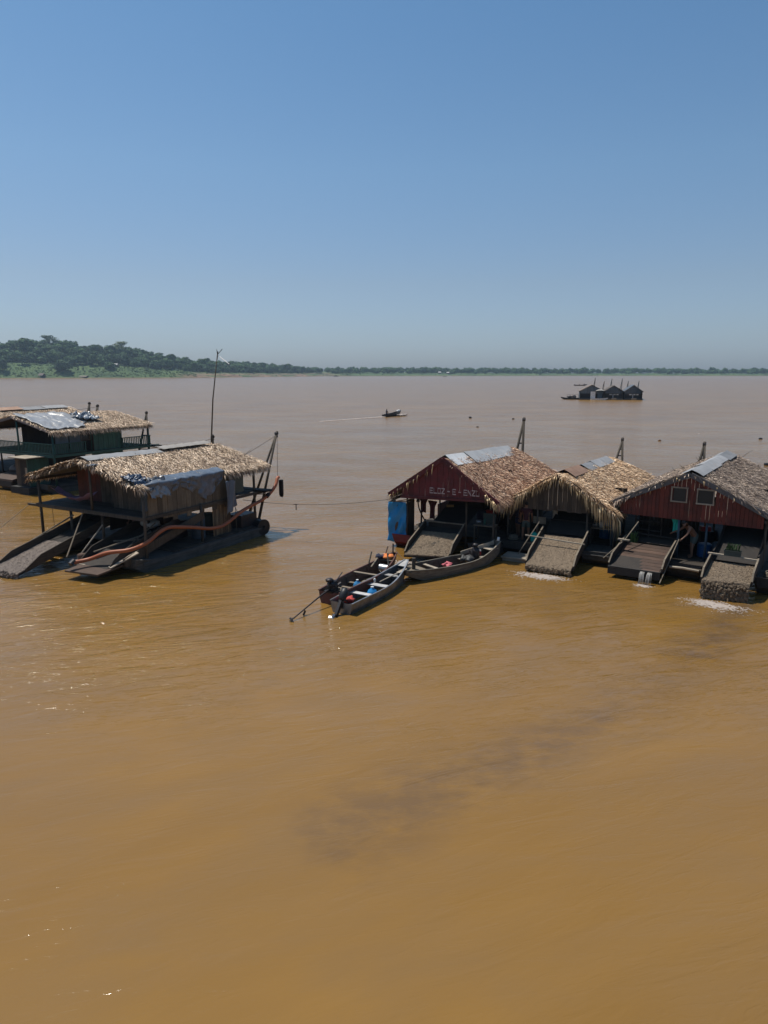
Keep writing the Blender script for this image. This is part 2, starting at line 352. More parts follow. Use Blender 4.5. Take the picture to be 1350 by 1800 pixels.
# singled-out trees (placed first), then the belt: the nearest two rows as trees, the rest one forest
S_TAB = [(px_of(shore(s)[0].x, shore(s)[0].y), s) for s in np.linspace(0, tot, 1500)]
def s_at_px(px): return float(min(S_TAB, key=lambda q: abs(q[0] - px))[1])
SPECIAL = [(36, 120, 2, 1.75, 'tall dark tree standing highest on the forested hill'),
           (110, 22, 1, 1.5, 'big dark spreading tree growing low on the grassy bank'),
           (4, 24, 0, 1.4, 'dark tree low on the bank, cut by the edge of the view'),
           (75, 180, 5, 1.5, 'pale umbrella-crowned tree rising behind the tallest dark tree'),
           (110, 190, 0, 1.15, 'small round tree poking from the skyline beside the pale umbrella crown'),
           (165, 150, 1, 1.5, 'broad domed tree on the skyline midway along the hill'),
           (212, 170, 5, 1.35, 'pale flat-topped tree on the skyline past the broad dome'),
           (190, 34, 4, 1.35, 'bushy tree on the grass below the hill, beside a thatched shed'),
           (293, 170, 3, 1.2, 'sparse tree with its crown held above the ridge line'),
           (330, 190, 5, 1.0, 'thin grey half-bare tree standing above the ridge'),
           (342, 190, 3, 1.0, 'small dark tree next to the grey half-bare tree'),
           (460, 90, 2, .9, 'pointed little tree breaking the skyline above the sandy bank'),
           (485, 100, 5, .8, 'small flat-crowned tree above the sandy bank')]
n_tree = 0
for px, t, k, s, lab in SPECIAL:
    g = ground(s_at_px(px), t)
    tree(k, g, s * (1.18 if t > 100 else 1), rnd.uniform(0, 6), lab, None); n_tree += 1
adj = ['dark', 'bluish green', 'mid green', 'dull green', 'yellowish green']
s0, s1 = s_at_px(-12), s_at_px(560)
NT = 285
forest = []
ZONES = [(18, 'by the dark edge tree'), (60, 'below the tallest dark tree'), (95, 'over the thatched shed'), (140, 'below the pale umbrella crown'), (185, 'below the broad dome'), (225, 'over the bushy bank tree'), (262, 'past the flat pale tree'), (300, 'over the brightest grass'),
         (330, 'below the grey half-bare tree'), (365, 'where bare earth starts'), (400, 'behind the antenna mast'), (435, 'over the earth cliff'), (470, 'by the pointed skyline tree'), (515, 'over the last bare earth'), (9999, 'in the low belt downstream')]
def lerp_zone(px): return next(t for u, t in ZONES if px <= u)
for i in range(NT):
    row = i % 3; j = i // 3; n = NT // 3
    s = s0 + (s1 - s0) * ((j + rnd.uniform(.1, .9)) / n) ** .93
    t = (60, 82, 120)[row] + rnd.uniform(-10, 18)
    p0 = shore(s)[0]; px = px_of(p0.x, p0.y)
    k = rnd.choice([0, 1, 1, 2, 3, 4] if row else [4, 4, 1, 0]); g = ground(s, t)
    sc = rnd.uniform(.85, 1.5) * (1 if px < 420 else .85)
    zone = lerp_zone(px); rw = ('at the forest edge', 'in the second line', 'on the ridge')[row]
    size = 'big' if sc > 1.12 else 'middling' if sc > .96 else 'small'
    forest.append((px, g.x / g.y, tree(k, g, sc, rnd.uniform(0, 6.28), f'{size} {KM[k][0]} tree {rw} {zone}', f'trees {rw}')))
by = {}
for q in sorted(forest, key=lambda q: q[1]): by.setdefault(q[2]['label'], []).append(q[2])
for lab, os_ in by.items():
    if len(os_) > 1:
        for i, o in enumerate(os_): o['label'] = lab.replace('middling', 'mid-size').replace('round dark-crowned', 'dark-crowned') + (', leftmost', ', second from left', ', third from left', ', fourth from left', ', fifth from left', ', sixth from left', ', seventh from left')[min(i, 6)]
# the mass of forest behind and all along the far right shore: one object of leafy crowns
def forest_mass():
    base = []
    for k in (0, 1, 3, 4):
        mb = crown_mesh(20 + k, 7, 32, 7.2, 7 if k != 4 else 4.2, size=2.1, flat=.85)
        base.append((np.array([tuple(v) for v in mb.v]), mb.f))
    V = []; F = []; n = 0
    s = 0
    while s < tot:
        p0, _ = shore(s); px = px_of(p0.x, p0.y)
        if -250 < px < 1750:
            rows = (92, 132, 170, 210, 280) if px < 560 else (50, 60, 74, 95, 130, 170)
            for t in rows:
                g = ground(s + rnd.uniform(-6, 6), t + rnd.uniform(-12, 12))
                bv, bf = rnd.choice(base); a = rnd.uniform(0, 6.28); k = rnd.uniform(.8, 1.35) * (1 if px < 560 else .9) * (1 + .25 * noise.noise(Vector((s * .02, t, 0))))
                if px > 560: k *= .95
                c, si = math.cos(a) * k, math.sin(a) * k
                V.append(np.stack([bv[:, 0] * c - bv[:, 1] * si + g.x, bv[:, 0] * si + bv[:, 1] * c + g.y, bv[:, 2] * k + g.z], 1))
                F.append((n, bf)); n += len(bv)
        s += 9.5 if px < 560 else 13
    V = np.concatenate(V); faces = [tuple(i + o for i in f) for o, bf in F for f in bf]
    me = bpy.data.meshes.new('far_forest'); me.from_pydata(V.tolist(), [], faces); me.materials.append(M_LEAF); me.update()
    o = bpy.data.objects.new('far_forest', me); COL.objects.link(o); o['kind'] = 'stuff'
    o['label'] = 'dense green forest covering the far river bank'
forest_mass()
# bushes and tall grass on the bank slope
mb = MB(); r = random.Random(3); s2, s3, s4 = s_at_px(-40), s_at_px(1500), s_at_px(620)
for i in range(5200):
    s = r.uniform(s2, s3) if i % 3 == 0 else r.uniform(s0, s4); t = r.uniform(3, 62)
    g = ground(s, t); q = r.uniform(.35, 1.0) * (1.8 if r.random() < .1 else 1)
    p0, _ = shore(s); px = px_of(p0.x, p0.y)
    if 350 < px < 600 and t < 50 and r.random() < .93: continue
    mb.blob((g.x, g.y, g.z + q * .3), q * 1.3, q * 1.3, q * .75, .9, 5, 3, i)
tag(mb.build('undergrowth', leafmat('scrub_leaves', (.02, .05, .012), (.04, .085, .02), (.085, .13, .032))), 'low scrub and tall grass on the river bank', kind='stuff')

# ------------------------------------------------------------------ haze
M_HZ = bpy.data.materials.new('haze_air'); M_HZ.use_nodes = True; hn = M_HZ.node_tree
hn.nodes.remove(hn.nodes['Principled BSDF']); pv = hn.nodes.new('ShaderNodeVolumePrincipled')
pv.inputs['Color'].default_value = (.64, .82, 1.0, 1); pv.inputs['Density'].default_value = 0.00014; pv.inputs['Anisotropy'].default_value = .2
hn.links.new(pv.outputs[0], hn.nodes['Material Output'].inputs['Volume'])
mb = MB(); mb.box(-2700, 2700, -200, 2700, -4, 110)
hz = mb.build('haze', M_HZ); hz['kind'] = 'stuff'; hz['label'] = 'thin warm haze over the river'

# ------------------------------------------------------------------ shared materials
M_POST = wood('weathered_post', (0.0413, 0.0315, 0.0225), (0.105, 0.0863, 0.0638))
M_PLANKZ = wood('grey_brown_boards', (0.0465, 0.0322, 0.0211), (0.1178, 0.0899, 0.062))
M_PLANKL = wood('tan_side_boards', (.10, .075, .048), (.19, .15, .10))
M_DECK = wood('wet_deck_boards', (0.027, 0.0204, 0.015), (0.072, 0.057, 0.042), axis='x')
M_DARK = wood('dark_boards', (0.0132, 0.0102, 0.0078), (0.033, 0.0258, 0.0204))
M_HULL = wood('tarred_hull', (0.0182, 0.0163, 0.0143), (0.0553, 0.0507, 0.0455), axis='y')
M_GHULL = wood('grey_hull', (0.042, 0.0408, 0.0372), (0.102, 0.099, 0.09), axis='y')
M_PALEW = wood('sunbleached_timber', (.24, .20, .15), (.42, .36, .28), axis='x', rnd_amt=.2)
M_SIDEB = wood('damp_side_board', (.028, .021, .015), (.07, .053, .038), axis='y')
M_RAIL = wood('chute_timber', (.12, .095, .065), (.27, .22, .16), axis='y', rnd_amt=.2)
M_MAROON = paint('maroon_paint', (.125, .012, .016), .6, 0, (0.035, 0.0084, 0.0098), .8, 2.2)
M_REDWALL = paint('rust_red_paint', (.135, .022, .012), .65, 0, (0.036, 0.0108, 0.0072), .85, 2)
M_GREEN = paint('green_paint', (0.0124, 0.0713, 0.0527), .6, 0, (0.0074, 0.031, 0.0248), .7, 1.6)
M_TEAL = paint('teal_railing_paint', (0.0121, 0.0715, 0.0578), .6, 0, (0.0066, 0.033, 0.0275), .6, 3)
M_BLUEP = paint('faded_blue_paint', (0.0495, 0.0825, 0.11), .6, 0, (0.022, 0.033, 0.044), .7, 2)
M_BLUEB = paint('blue_plastic', (0.006, 0.096, 0.252), .35, 0, (0.006, 0.036, 0.12), .3, 3)
M_ORANGE = paint('orange_hose', (0.39, 0.1125, 0.0413), .5, 0, (0.225, 0.075, 0.0375), .5, 2.5)
M_ORNG2 = paint('orange_cloth', (.75, .22, .05), .8)
M_RED = paint('red_plastic', (.55, .04, .035), .45)
M_TIN = paint('grey_tin', (.27, .27, .27), .6, 0, (.16, .155, .15), .6, 1.5)
M_TINL = paint('pale_tin', (.48, .48, .47), .5, 0, (.33, .33, .33), .7, 1.0)
M_TINR = paint('rusty_tin', (.33, .20, .13), .7, .1, (.18, .09, .05), .8, 2)
M_STEEL = paint('dark_steel', (.035, .035, .037), .5, .5, (.06, .03, .02), .6, 4)
M_ALU = paint('dull_aluminium', (.30, .31, .32), .38, .7, (.10, .10, .10), .9, 1.4)
M_ALUD = paint('dark_painted_aluminium', (.07, .085, .10), .45, .3, (.14, .13, .12), .6, 2)
M_WHITE = paint('white_paint', (.68, .68, .66), .5, 0, (.35, .33, .3), .6, 3)
M_OFFW = paint('dirty_white_cloth', (0.4, 0.384, 0.352), .85)
M_DKCLOTH = paint('dark_blue_cloth', (.025, .03, .06), .9)
M_PLUM = paint('plum_cloth', (0.065, 0.015, 0.02), .9)
M_PINK = paint('faded_pink_cloth', (.28, .16, .22), .9)
M_TEALC = paint('turquoise_cloth', (.02, .46, .36), .8)
M_OCHRE = paint('ochre_board', (.42, .24, .08), .7)
M_GREYB = paint('grey_green_board', (0.06, 0.078, 0.066), .7)
M_ROPE = paint('old_rope', (.16, .13, .09), .9)
M_BLACK = paint('black_rubber', (.015, .015, .016), .5)
M_SKIN = paint('brown_skin', (0.192, 0.092, 0.052), .55, 0, (0.16, 0.072, 0.04), .4, 4, .05)
M_HAIR = paint('black_hair', (.012, .01, .009), .6)
def tarp_mat(name, c, w_, rough=.32):
    m, nt, b = new_mat(name, rough)
    n1 = nz(nt, texco(nt, 'Object', (1, 1, .6)), 2.2, 5, .6, 1.2)
    nt.links.new(mixc(nt, ramp(nt, n1, [(.5, (0, 0, 0)), (.8, (.6, .6, .6))]), c, w_), b.inputs['Base Color'])
    bump(nt, b, nz(nt, texco(nt), 5, 3, .5, 2), .6, .05); return m
M_TARPB = tarp_mat('bright_blue_tarp', (.006, .24, .54), (.02, .36, .66))
M_TARPS = tarp_mat('silver_blue_tarp', (.11, .135, .17), (.24, .27, .31), .3)
M_TARPG = tarp_mat('grey_plastic_sheet', (.25, .25, .25), (.38, .38, .38), .32)
M_TARPD = tarp_mat('navy_plastic', (.02, .04, .08), (.10, .14, .2))
M_ST1 = straw('palm_thatch_reddish', [(.10, .052, .032), (.20, .105, .062), (.29, .165, .10), (.36, .22, .14), (.45, .32, .22), (.52, .42, .32)])
M_ST2 = straw('palm_thatch_golden', [(.13, .075, .04), (.25, .15, .085), (.37, .25, .14), (.47, .33, .20), (.58, .45, .30), (.70, .60, .45)])
M_ST3 = straw('palm_thatch_grey', [(.06, .048, .042), (.11, .085, .07), (.16, .125, .10), (.22, .175, .14), (.30, .25, .20), (.42, .36, .30)])
M_ST4 = straw('palm_thatch_tan', [(.11, .075, .048), (.21, .155, .105), (.32, .24, .165), (.42, .33, .235), (.54, .45, .34), (.66, .58, .47)])
M_FR = straw('hanging_palm_strands', [(.12, .085, .045), (.26, .19, .10), (.42, .32, .18), (.55, .46, .28)])
M_REED = straw('reed_wall', [(.10, .072, .045), (.16, .12, .075), (.24, .185, .12)])
M_UND = wood('old_thatch_underlay', (0.03, 0.0204, 0.0144), (0.066, 0.048, 0.033), axis='n')
def gravel_mat(name, a, b_, c_):
    m, nt, b = new_mat(name, .8)
    n1 = nz(nt, texco(nt), 34, 5, .8); n2 = nz(nt, texco(nt), 3, 4, .6)
    c = mixc(nt, ramp(nt, n2, [(.35, (0, 0, 0)), (.7, (.7, .7, .7))]), ramp(nt, n1, [(.35, a), (.52, b_), (.7, c_)]), tuple(.5 * (u + v) for u, v in zip(a, b_)))
    nt.links.new(c, b.inputs['Base Color']); bump(nt, b, n1, .9, .03); return m
M_GRAV = gravel_mat('wet_gravel_carpet', (.07, .048, .03), (.20, .145, .092), (.36, .28, .19))
M_GRAVG = gravel_mat('grey_gravel_carpet', (.08, .062, .05), (.19, .15, .122), (.32, .265, .22))
M_SLUDGE = wood('brown_wet_boards', (.05, .028, .019), (.11, .066, .046), .5, axis='x')
mgl, ntg, bg_ = new_mat('window_glass', .35); bg_.inputs['Base Color'].default_value = (.008, .010, .011, 1); M_GLASS = mgl
mw_, ntw, bw_ = new_mat('falling_water', .1); bw_.inputs['Base Color'].default_value = (.75, .72, .66, 1); bw_.inputs['Transmission Weight'].default_value = .6; M_FALL = mw_
mf_, ntf, bf_ = new_mat('foam_white', .5); bf_.inputs['Base Color'].default_value = (.36, .30, .255, 1); M_FOAM = mf_

# ------------------------------------------------------------------ house kit (local frame: x across the front, y inwards, z up, water at 0)
class House:
    def __init__(s, name, label, x, y, deg, W, L, ze, zr, zb, group, cat='houseboat'):
        s.W, s.L, s.ze, s.zr, s.zb = W, L, ze, zr, zb
        s.r = thing(name, label, cat, (x, y, 0), R(deg), group); s.n = abs(hash((x * 1000) // 1)) % 997
    def ridge(s, y): return s.zr + (s.zb - s.zr) * max(0, y) / s.L
    def roof(s, x, y, dz=0):
        t = abs(x - s.W / 2) / (s.W / 2)
        k = 1 - t * .93 - .07 * t * t
        return s.ridge(y) * k + s.ze * (1 - k) + dz + .035 * noise.noise(Vector((x * 1.3, y * 1.1, s.n)))
    def part(s, mb, name, mats, smooth=False, parent=None, **k): return mb.build(name, mats, parent or s.r, smooth, **k)
def strips_on(fn, nfn, n, r, lmin, lmax, wmin, wmax, spread, lift=.05, droop=0, rej=None):
    """fn(u,v) -> point on the slope, nfn(u,v) -> (down, normal) ; loose palm leaflets lying on it"""
    mb = MB()
    for _ in range(n):
        u, v = r.random(), r.random(); p = Vector(fn(u, v)); d, nn = nfn(u, v)
        if rej and rej(p, v): continue
        d = d.copy(); d.rotate(Matrix.Rotation(r.gauss(0, spread), 3, nn)); a = d.cross(nn)
        l = r.uniform(lmin, lmax); w_ = r.uniform(wmin, wmax) / 2; k = r.uniform(.2, 1) * lift
        m = p + d * l * .5 + nn * (k + r.uniform(0, lift)); e = p + d * l + nn * r.uniform(-.2, 1.2) * lift - Vector((0, 0, droop * r.random()))
        p = p + nn * .01
        mb.add([p - a * w_ * .7, p + a * w_ * .7, m + a * w_, m - a * w_, e], [(0, 1, 2, 3), (3, 2, 4)])
    return mb
def thatch(h, mat, n, y0=0, y1=None, over=.0, spread=.33, sides=(0, 1), seed=1, fringe=1.0, lmax=.65, gf=1.0, bare=None):
    y1 = y1 or h.L
    for sd_ in sides:
        r = random.Random(seed * 10 + sd_); sg = 1 if sd_ else -1
        def pt(u, v, dz=0):
            y = y0 + (y1 - y0) * u; x = h.W / 2 + sg * v * h.W / 2
            return (x, y + .07 * noise.noise(Vector((v * 6, sg, 2))) * (1 if u in (0, 1) else 0), h.roof(x, y, dz))
        mb = MB(); mb.grid(lambda u, v: pt(u, v), 30, 12, thick=(0, 0, -.13))
        roof = h.part(mb, 'thatched_slope', M_UND)
        sl = Vector((sg * h.W / 2, 0, -(h.zr - h.ze))).normalized(); nn = Vector((sg * (h.zr - h.ze), 0, h.W / 2)).normalized()
        rj = (lambda p, v: sg > 0 and bare[0] < p.y < bare[1] and p.x > h.W - .45) if bare else None
        mb = strips_on(lambda u, v: pt(u, v * .98), lambda u, v: (sl, nn), int(n * 1.75), r, .26, lmax, .018, .044, spread, .07, rej=rj)
        # ragged eave and gable edges
        e = strips_on(lambda u, v: pt(u, .95 + .05 * v), lambda u, v: ((sl + Vector((0, 0, -.5))).normalized(), nn), int(n * .13 * fringe), r, .2, .55, .025, .05, .45, .03, .15, rej=rj)
        mb.add(e.v, e.f)
        for yy, dy in ((0.0, -1), (1.0, 1)):
            e = strips_on(lambda u, v: pt(yy, v), lambda u, v: ((sl * .6 + Vector((0, dy * .5, -.35))).normalized(), nn), int(n * .045 * (gf if dy < 0 else 1)), r, .08, .26, .02, .04, .5, .03, .05)
            mb.add(e.v, e.f)
        tag(h.part(mb, 'palm_leaves', mat, parent=roof), kind='stuff')
def corrug(mb, p0, du, dv, nu, nv, amp=.012, waves=7, bend=.0, thick=.006):
    p0 = Vector(p0); du = Vector(du); dv = Vector(dv); n = du.cross(dv).normalized()
    mb.grid(lambda u, v: p0 + du * u + dv * v + n * (amp * math.sin(u * waves * 2 * math.pi) + bend * math.sin(v * math.pi)), nu, nv, thick=n * -thick)
    return mb
def ridge_sheets(h, y0, y1, wl, wr, n, mats, r, lift=.13, gap=.0):
    ys = [y0 + (y1 - y0) * i / n for i in range(n + 1)]
    for i in range(n):
        mb = MB(); a, b = ys[i] - .08, ys[i + 1]; j = r.uniform(-.04, .04)
        for sg, wd in ((-1, wl * r.uniform(.85, 1.1)), (1, wr * r.uniform(.85, 1.1))):
            if wd < .05: continue
            xe = h.W / 2 + sg * wd
            za, zb_ = h.ridge(a) + lift + .02 * (i % 2), h.ridge(b) + lift + .02 * (i % 2) + j
            k = (h.zr - h.ze) / (h.W / 2)
            corrug(mb, (h.W / 2, a, za), (0, b - a, zb_ - za), (sg * wd, j, -wd * k * .93), 24, 3, .007, 6, bend=.02 * r.uniform(-1, 1.5))
        h.part(mb, 'ridge_sheet', mats[i % len(mats)])
def gable(h, y, zbot, mat, x0, x1, pw, name='gable_plank', name_lab=None, r=None, ragged=.0, top=-.14, hole=()):
    r = r or random.Random(5); x = x0; i = 0
    while x < x1 - .02:
        w_ = min(pw * r.uniform(.85, 1.15), x1 - x); xa, xb = x + .005, x + w_ - .005
        zb = zbot - ragged * r.random() if not callable(zbot) else zbot(x) - ragged * r.random()
        za, zc = h.roof(xa, y, top) , h.roof(xb, y, top)
        ins = [q for q in hole if q[0] < (xa + xb) / 2 < q[1]]
        pieces = [(zb, None)] if not ins else [(zb, ins[0][2]), (ins[0][3], None)]
        dy = r.uniform(-.006, .006)
        mb = MB()
        for lo, hi in pieces:
            t1, t2 = (za, zc) if hi is None else (hi, hi)
            if max(t1, t2) - lo < .03: continue
            if h.W / 2 > xa and h.W / 2 < xb and hi is None:
                tm = h.roof(h.W / 2, y, top); xm = h.W / 2
                vs = [(xa, lo), (xb, lo), (xb, t2), (xm, tm), (xa, t1)]
            else: vs = [(xa, lo), (xb, lo), (xb, max(t2, lo + .01)), (xa, max(t1, lo + .01))]
            n = len(vs)
            mb.add([(a, y + dy, b) for a, b in vs] + [(a, y + dy + .02, b) for a, b in vs],
                   [tuple(range(n)), tuple(range(2 * n - 1, n - 1, -1))] + [(k, k + n, (k + 1) % n + n, (k + 1) % n) for k in range(n)])
        if mb.v: h.part(mb, name, mat)
        x += w_; i += 1
def rake(h, y, mat, w_=.16, t=.03, dz=-.05, ext=.05, name='rake_board'):
    for sg in (-1, 1):
        mb = MB(); xs = [h.W / 2 + sg * (h.W / 2 + ext) * k for k in (0, .5, 1)]
        pts = [(x, y, h.roof(min(max(x, 0), h.W), y, dz) - w_ / 2) for x in xs]
        for a, b in zip(pts, pts[1:]): mb.bar(a, b, t, w_)
        h.part(mb, name, mat)
def post(h, x, y, z0, z1, r=.05, mat=None, lean=(0, 0), name='post', sq=False):
    mb = MB()
    if sq: mb.bar((x, y, z0), (x + lean[0], y + lean[1], z1), r * 2, r * 2)
    else: mb.tube([(x, y, z0), (x + lean[0] * .5 + .012, y + lean[1] * .5, (z0 + z1) / 2), (x + lean[0], y + lean[1], z1)], [r * 1.05, r, r * .92], 8)
    return h.part(mb, name, mat or M_POST, smooth=not sq)
def pontoon(h, x0, x1, y0, y1, ztop, mat, bow=.9, name='pontoon', sheer=.18, zb=-.35, rear=.5):
    mb = MB(); n = 14
    st = []
    for i in range(n + 1):
        t = i / n; y = y0 + (y1 - y0) * t
        f = max(0, 1 - (y - y0) / bow) if bow else 0; g = max(0, 1 - (y1 - y) / rear) if rear else 0
        lift = (f ** 1.6) * (ztop - zb) * .8 + (g ** 1.6) * (ztop - zb) * .6
        st.append((y, zb + lift, ztop + sheer * f * f, .12 * f))
    vs = []
    for y, a, b, c in st: vs += [(x0 + c, y, a), (x1 - c, y, a), (x1, y, b), (x0, y, b)]
    fs = [(3, 2, 1, 0), (4 * n, 4 * n + 1, 4 * n + 2, 4 * n + 3)]
    for i in range(n):
        o = 4 * i
        for k in range(4): fs.append((o + k, o + (k + 1) % 4, o + 4 + (k + 1) % 4, o + 4 + k))
    mb.add(vs, fs)
    p = h.part(mb, name, mat)
    mb = MB()      # strakes
    for z in (ztop - .08,):
        for x in (x0 - .012, x1 + .012): mb.bar((x, y0 + bow * .25, z), (x, y1 - .1, z), .03, .09)
    h.part(mb, 'rubbing_strake', mat, parent=p); return p
def deck(h, x0, x1, y0, y1, z, mat, pw=.2, t=.04, name='deck_plank', r=None, along='x'):
    r = r or random.Random(9); q = y0 if along == 'x' else x0; e = y1 if along == 'x' else x1
    while q < e - .03:
        w_ = min(pw * r.uniform(.85, 1.2), e - q); mb = MB(); dz = r.uniform(-.008, .008)
        if along == 'x': mb.box(x0 - r.uniform(0, .05), x1 + r.uniform(0, .05), q + .006, q + w_ - .006, z - t + dz, z + dz)
        else: mb.box(q + .006, q + w_ - .006, y0 - r.uniform(0, .06), y1, z - t + dz, z + dz)
        h.part(mb, name, mat); q += w_
def gravel_bed(fn, nu, nv, r, amp=.024):
    mb = MB(); mb.grid(lambda u, v: Vector(fn(u, v)) + Vector((0, 0, amp * noise.noise(Vector((u * 41, v * 47, r))) + amp * .7 * noise.noise(Vector((u * 9, v * 13, r + 4))))), nu, nv, thick=(0, 0, -.05))
    return mb
def sluice(h, x0, x1, yl, zl, yb, zb, mat=None, board=.24, gravel=True, lip=0, rail=True, back=None, gy=None, seed=1, skew=0):
    """a sluice chute: boards, a gravel covered carpet and a lip hanging over the water"""
    mat = mat or M_GRAV; r = random.Random(seed)
    sl = thing_part = bpy.data.objects.new('sluice', MB().mesh('sluice', M_DARK)); bpy.data.objects.remove(sl)
    def fl(u, v): return (x0 + (x1 - x0) * u, yl + skew * (.5 - u) + (yb - yl - skew * (.5 - u)) * v, zl + (zb - zl) * v)
    mb = MB(); a, b, c, d = fl(0, 0), fl(1, 0), fl(1, 1), fl(0, 1)
    mb.add([Vector(p) + Vector((0, 0, -.05)) for p in (a, b, c, d)] + [Vector(p) + Vector((0, 0, -.11)) for p in (a, b, c, d)], [(0, 1, 2, 3), (7, 6, 5, 4), (0, 4, 5, 1), (1, 5, 6, 2), (2, 6, 7, 3), (3, 7, 4, 0)])
    sl = h.part(mb, 'sluice', M_DARK)
    for u, q in ((0, -.025), (1, .025)):
        mb = MB(); p, e = Vector(fl(u, .06)), Vector(fl(u, 1)); s_ = Vector(fl(u, .22))
        mb.add([p + Vector((q - .02, 0, -.12)), s_ + Vector((q - .02, 0, -.12)), e + Vector((q - .02, 0, -.12)), e + Vector((q - .02, 0, board)), s_ + Vector((q - .02, 0, board)), p + Vector((q - .02, 0, .03)),
                p + Vector((q + .02, 0, -.12)), s_ + Vector((q + .02, 0, -.12)), e + Vector((q + .02, 0, -.12)), e + Vector((q + .02, 0, board)), s_ + Vector((q + .02, 0, board)), p + Vector((q + .02, 0, .03))],
               [(0, 1, 4, 5), (1, 2, 3, 4), (11, 10, 7, 6), (10, 9, 8, 7), (5, 4, 10, 11), (4, 3, 9, 10), (0, 5, 11, 6), (2, 8, 9, 3), (0, 6, 7, 1), (1, 7, 8, 2)])
        h.part(mb, 'side_board', M_SIDEB, parent=sl)
        if rail:
            mb = MB(); mb.bar(p + Vector((q, 0, .045)), s_ + Vector((q, 0, board + .015)), .055, .03); mb.bar(s_ + Vector((q, 0, board + .015)), e + Vector((q, 0, board + .015)), .055, .03)
            h.part(mb, 'side_rail', M_RAIL, parent=sl)
    if gravel:
        gv = 1 if gy is None else gy
        mb = gravel_bed(lambda u, v: fl(.01 + .98 * u, v * gv), 46, 60, seed)
        if lip > 0:
            def hang(u, v):
                p = Vector(fl(.01 + .98 * u, 0)); z = p.z - v * (lip + .05 * noise.noise(Vector((u * 14, 0, seed))))
                k = .10 * noise.noise(Vector((u * 22, z * 13, seed + 2))) + .06 * noise.noise(Vector((u * 50, z * 30, seed + 2)))
                return p + Vector((0, -.08 * math.sin(min(v * 3, 1.57)) - k * min(1, v * 4), z - p.z))
            mb2 = MB(); mb2.grid(hang, 70, 22, thick=(0, .05, 0)); mb.add(mb2.v, mb2.f)
            for _ in range(int(260 * lip * (x1 - x0) / .45 / 1.4)):
                u, v = r.random(), r.random() ** .7; p = hang(u, v); s_ = r.uniform(.015, .04)
                mb.blob((p.x, p.y - .02, p.z), s_ * 1.5, s_, s_ * r.uniform(.8, 2.2), .8, 5, 3, _)
        for _ in range(500):
            u, v = r.random(), r.random() * gv; p = fl(.03 + .94 * u, v); s_ = r.uniform(.004, .012)
            mb.blob((p[0], p[1], p[2] + .015), s_ * 1.3, s_, s_, .6, 4, 3, _)
        tag(h.part(mb, 'gravel', mat, parent=sl), kind='stuff')
    return sl
def derrick(h, f1, f2, top, r=.055, rungs=3, mat=None, feet=None):
    f1, f2, top = Vector(f1), Vector(f2), Vector(top); mat = mat or M_POST
    d = h.part(MB().tube([top + Vector((-.07, 0, 0)), top + Vector((.07, 0, 0))], r * 1.3, 8), 'derrick', M_STEEL)
    for f in (f1, f2): h.part(MB().tube([f, top + (top - f).normalized() * .12], [r * 1.2, r * .85], 8), 'pole', mat, smooth=True, parent=d)
    for i in range(rungs):
        k = .35 + .5 * i / max(1, rungs - 1); a, b = f1.lerp(top, k), f2.lerp(top, k); e = (b - a) * .15
        h.part(MB().tube([a - e, b + e], r * .55, 6), 'rung', mat, parent=d)
    h.part(MB().lathe(top + Vector((0, .02, -.2)), [(0, .02), (.02, .06), (.1, .06), (.12, .02)], 10), 'pulley', M_STEEL, parent=d)
    return d
def rope(name, label, pts, r=.012, mat=None, group=None, sag=0, cat='rope'):
    P = [Vector(p) for p in pts]
    if len(P) == 2: P = [P[0].lerp(P[1], k / 14) + Vector((0, 0, -sag * 4 * (k / 14) * (1 - k / 14))) for k in range(15)]
    o = MB().tube(P, r, 5).build(name, mat or M_ROPE, None, True); return tag(o, label, cat, group)
def cloth(h, fn, nu, nv, name, mat, label, cat, group=None, thick=(.0, .008, 0)):
    """a hanging or draped sheet standing free as a thing; fn in the house's local frame"""
    o = MB().grid(fn, nu, nv, thick=thick).build(name, mat, None, True)
    o.matrix_world = frame(h.r); return tag(o, label, cat, group)
def at_house(h, o): o.matrix_world = frame(h.r) @ o.matrix_basis; return o
def shirt(h, x, y, z, s, mat, label, name='hanging_shirt', cat='clothing', group='washing hung inside the houseboats', rz=0):
    mb = MB(); w_ = s * .36
    def f(u, v):
        wd = w_ * (1 + (.75 * max(0, 1 - v * 3.2)))
        return ((u - .5) * wd, .03 * math.sin(u * 9 + v * 3), -v * s - .05 * abs(u - .5) * s)
    mb.grid(f, 10, 10, thick=(0, .02, 0)); o = mb.build(name, mat, None, True, (x, y, z), rz)
    tag(o, label, cat, group); return at_house(h, o)
def drum(h, x, y, z, r, hgt, mat, label, name='drum', cat='barrel', group=None):
    t = thing(name, label, cat, (x, y, z), 0, group); at_house(h, t)
    MB().lathe((0, 0, 0), [(0, r * .93), (.02, r), (hgt * .33, r), (hgt * .34, r * 1.04), (hgt * .36, r), (hgt * .64, r), (hgt * .66, r * 1.04), (hgt * .67, r), (hgt - .02, r), (hgt, r * .93)], 18).build('body', mat, t, False)
    MB().lathe((0, 0, hgt), [(.001, r * .8), (.02, r * .8)], 14).build('lid', mat, t)
    return t

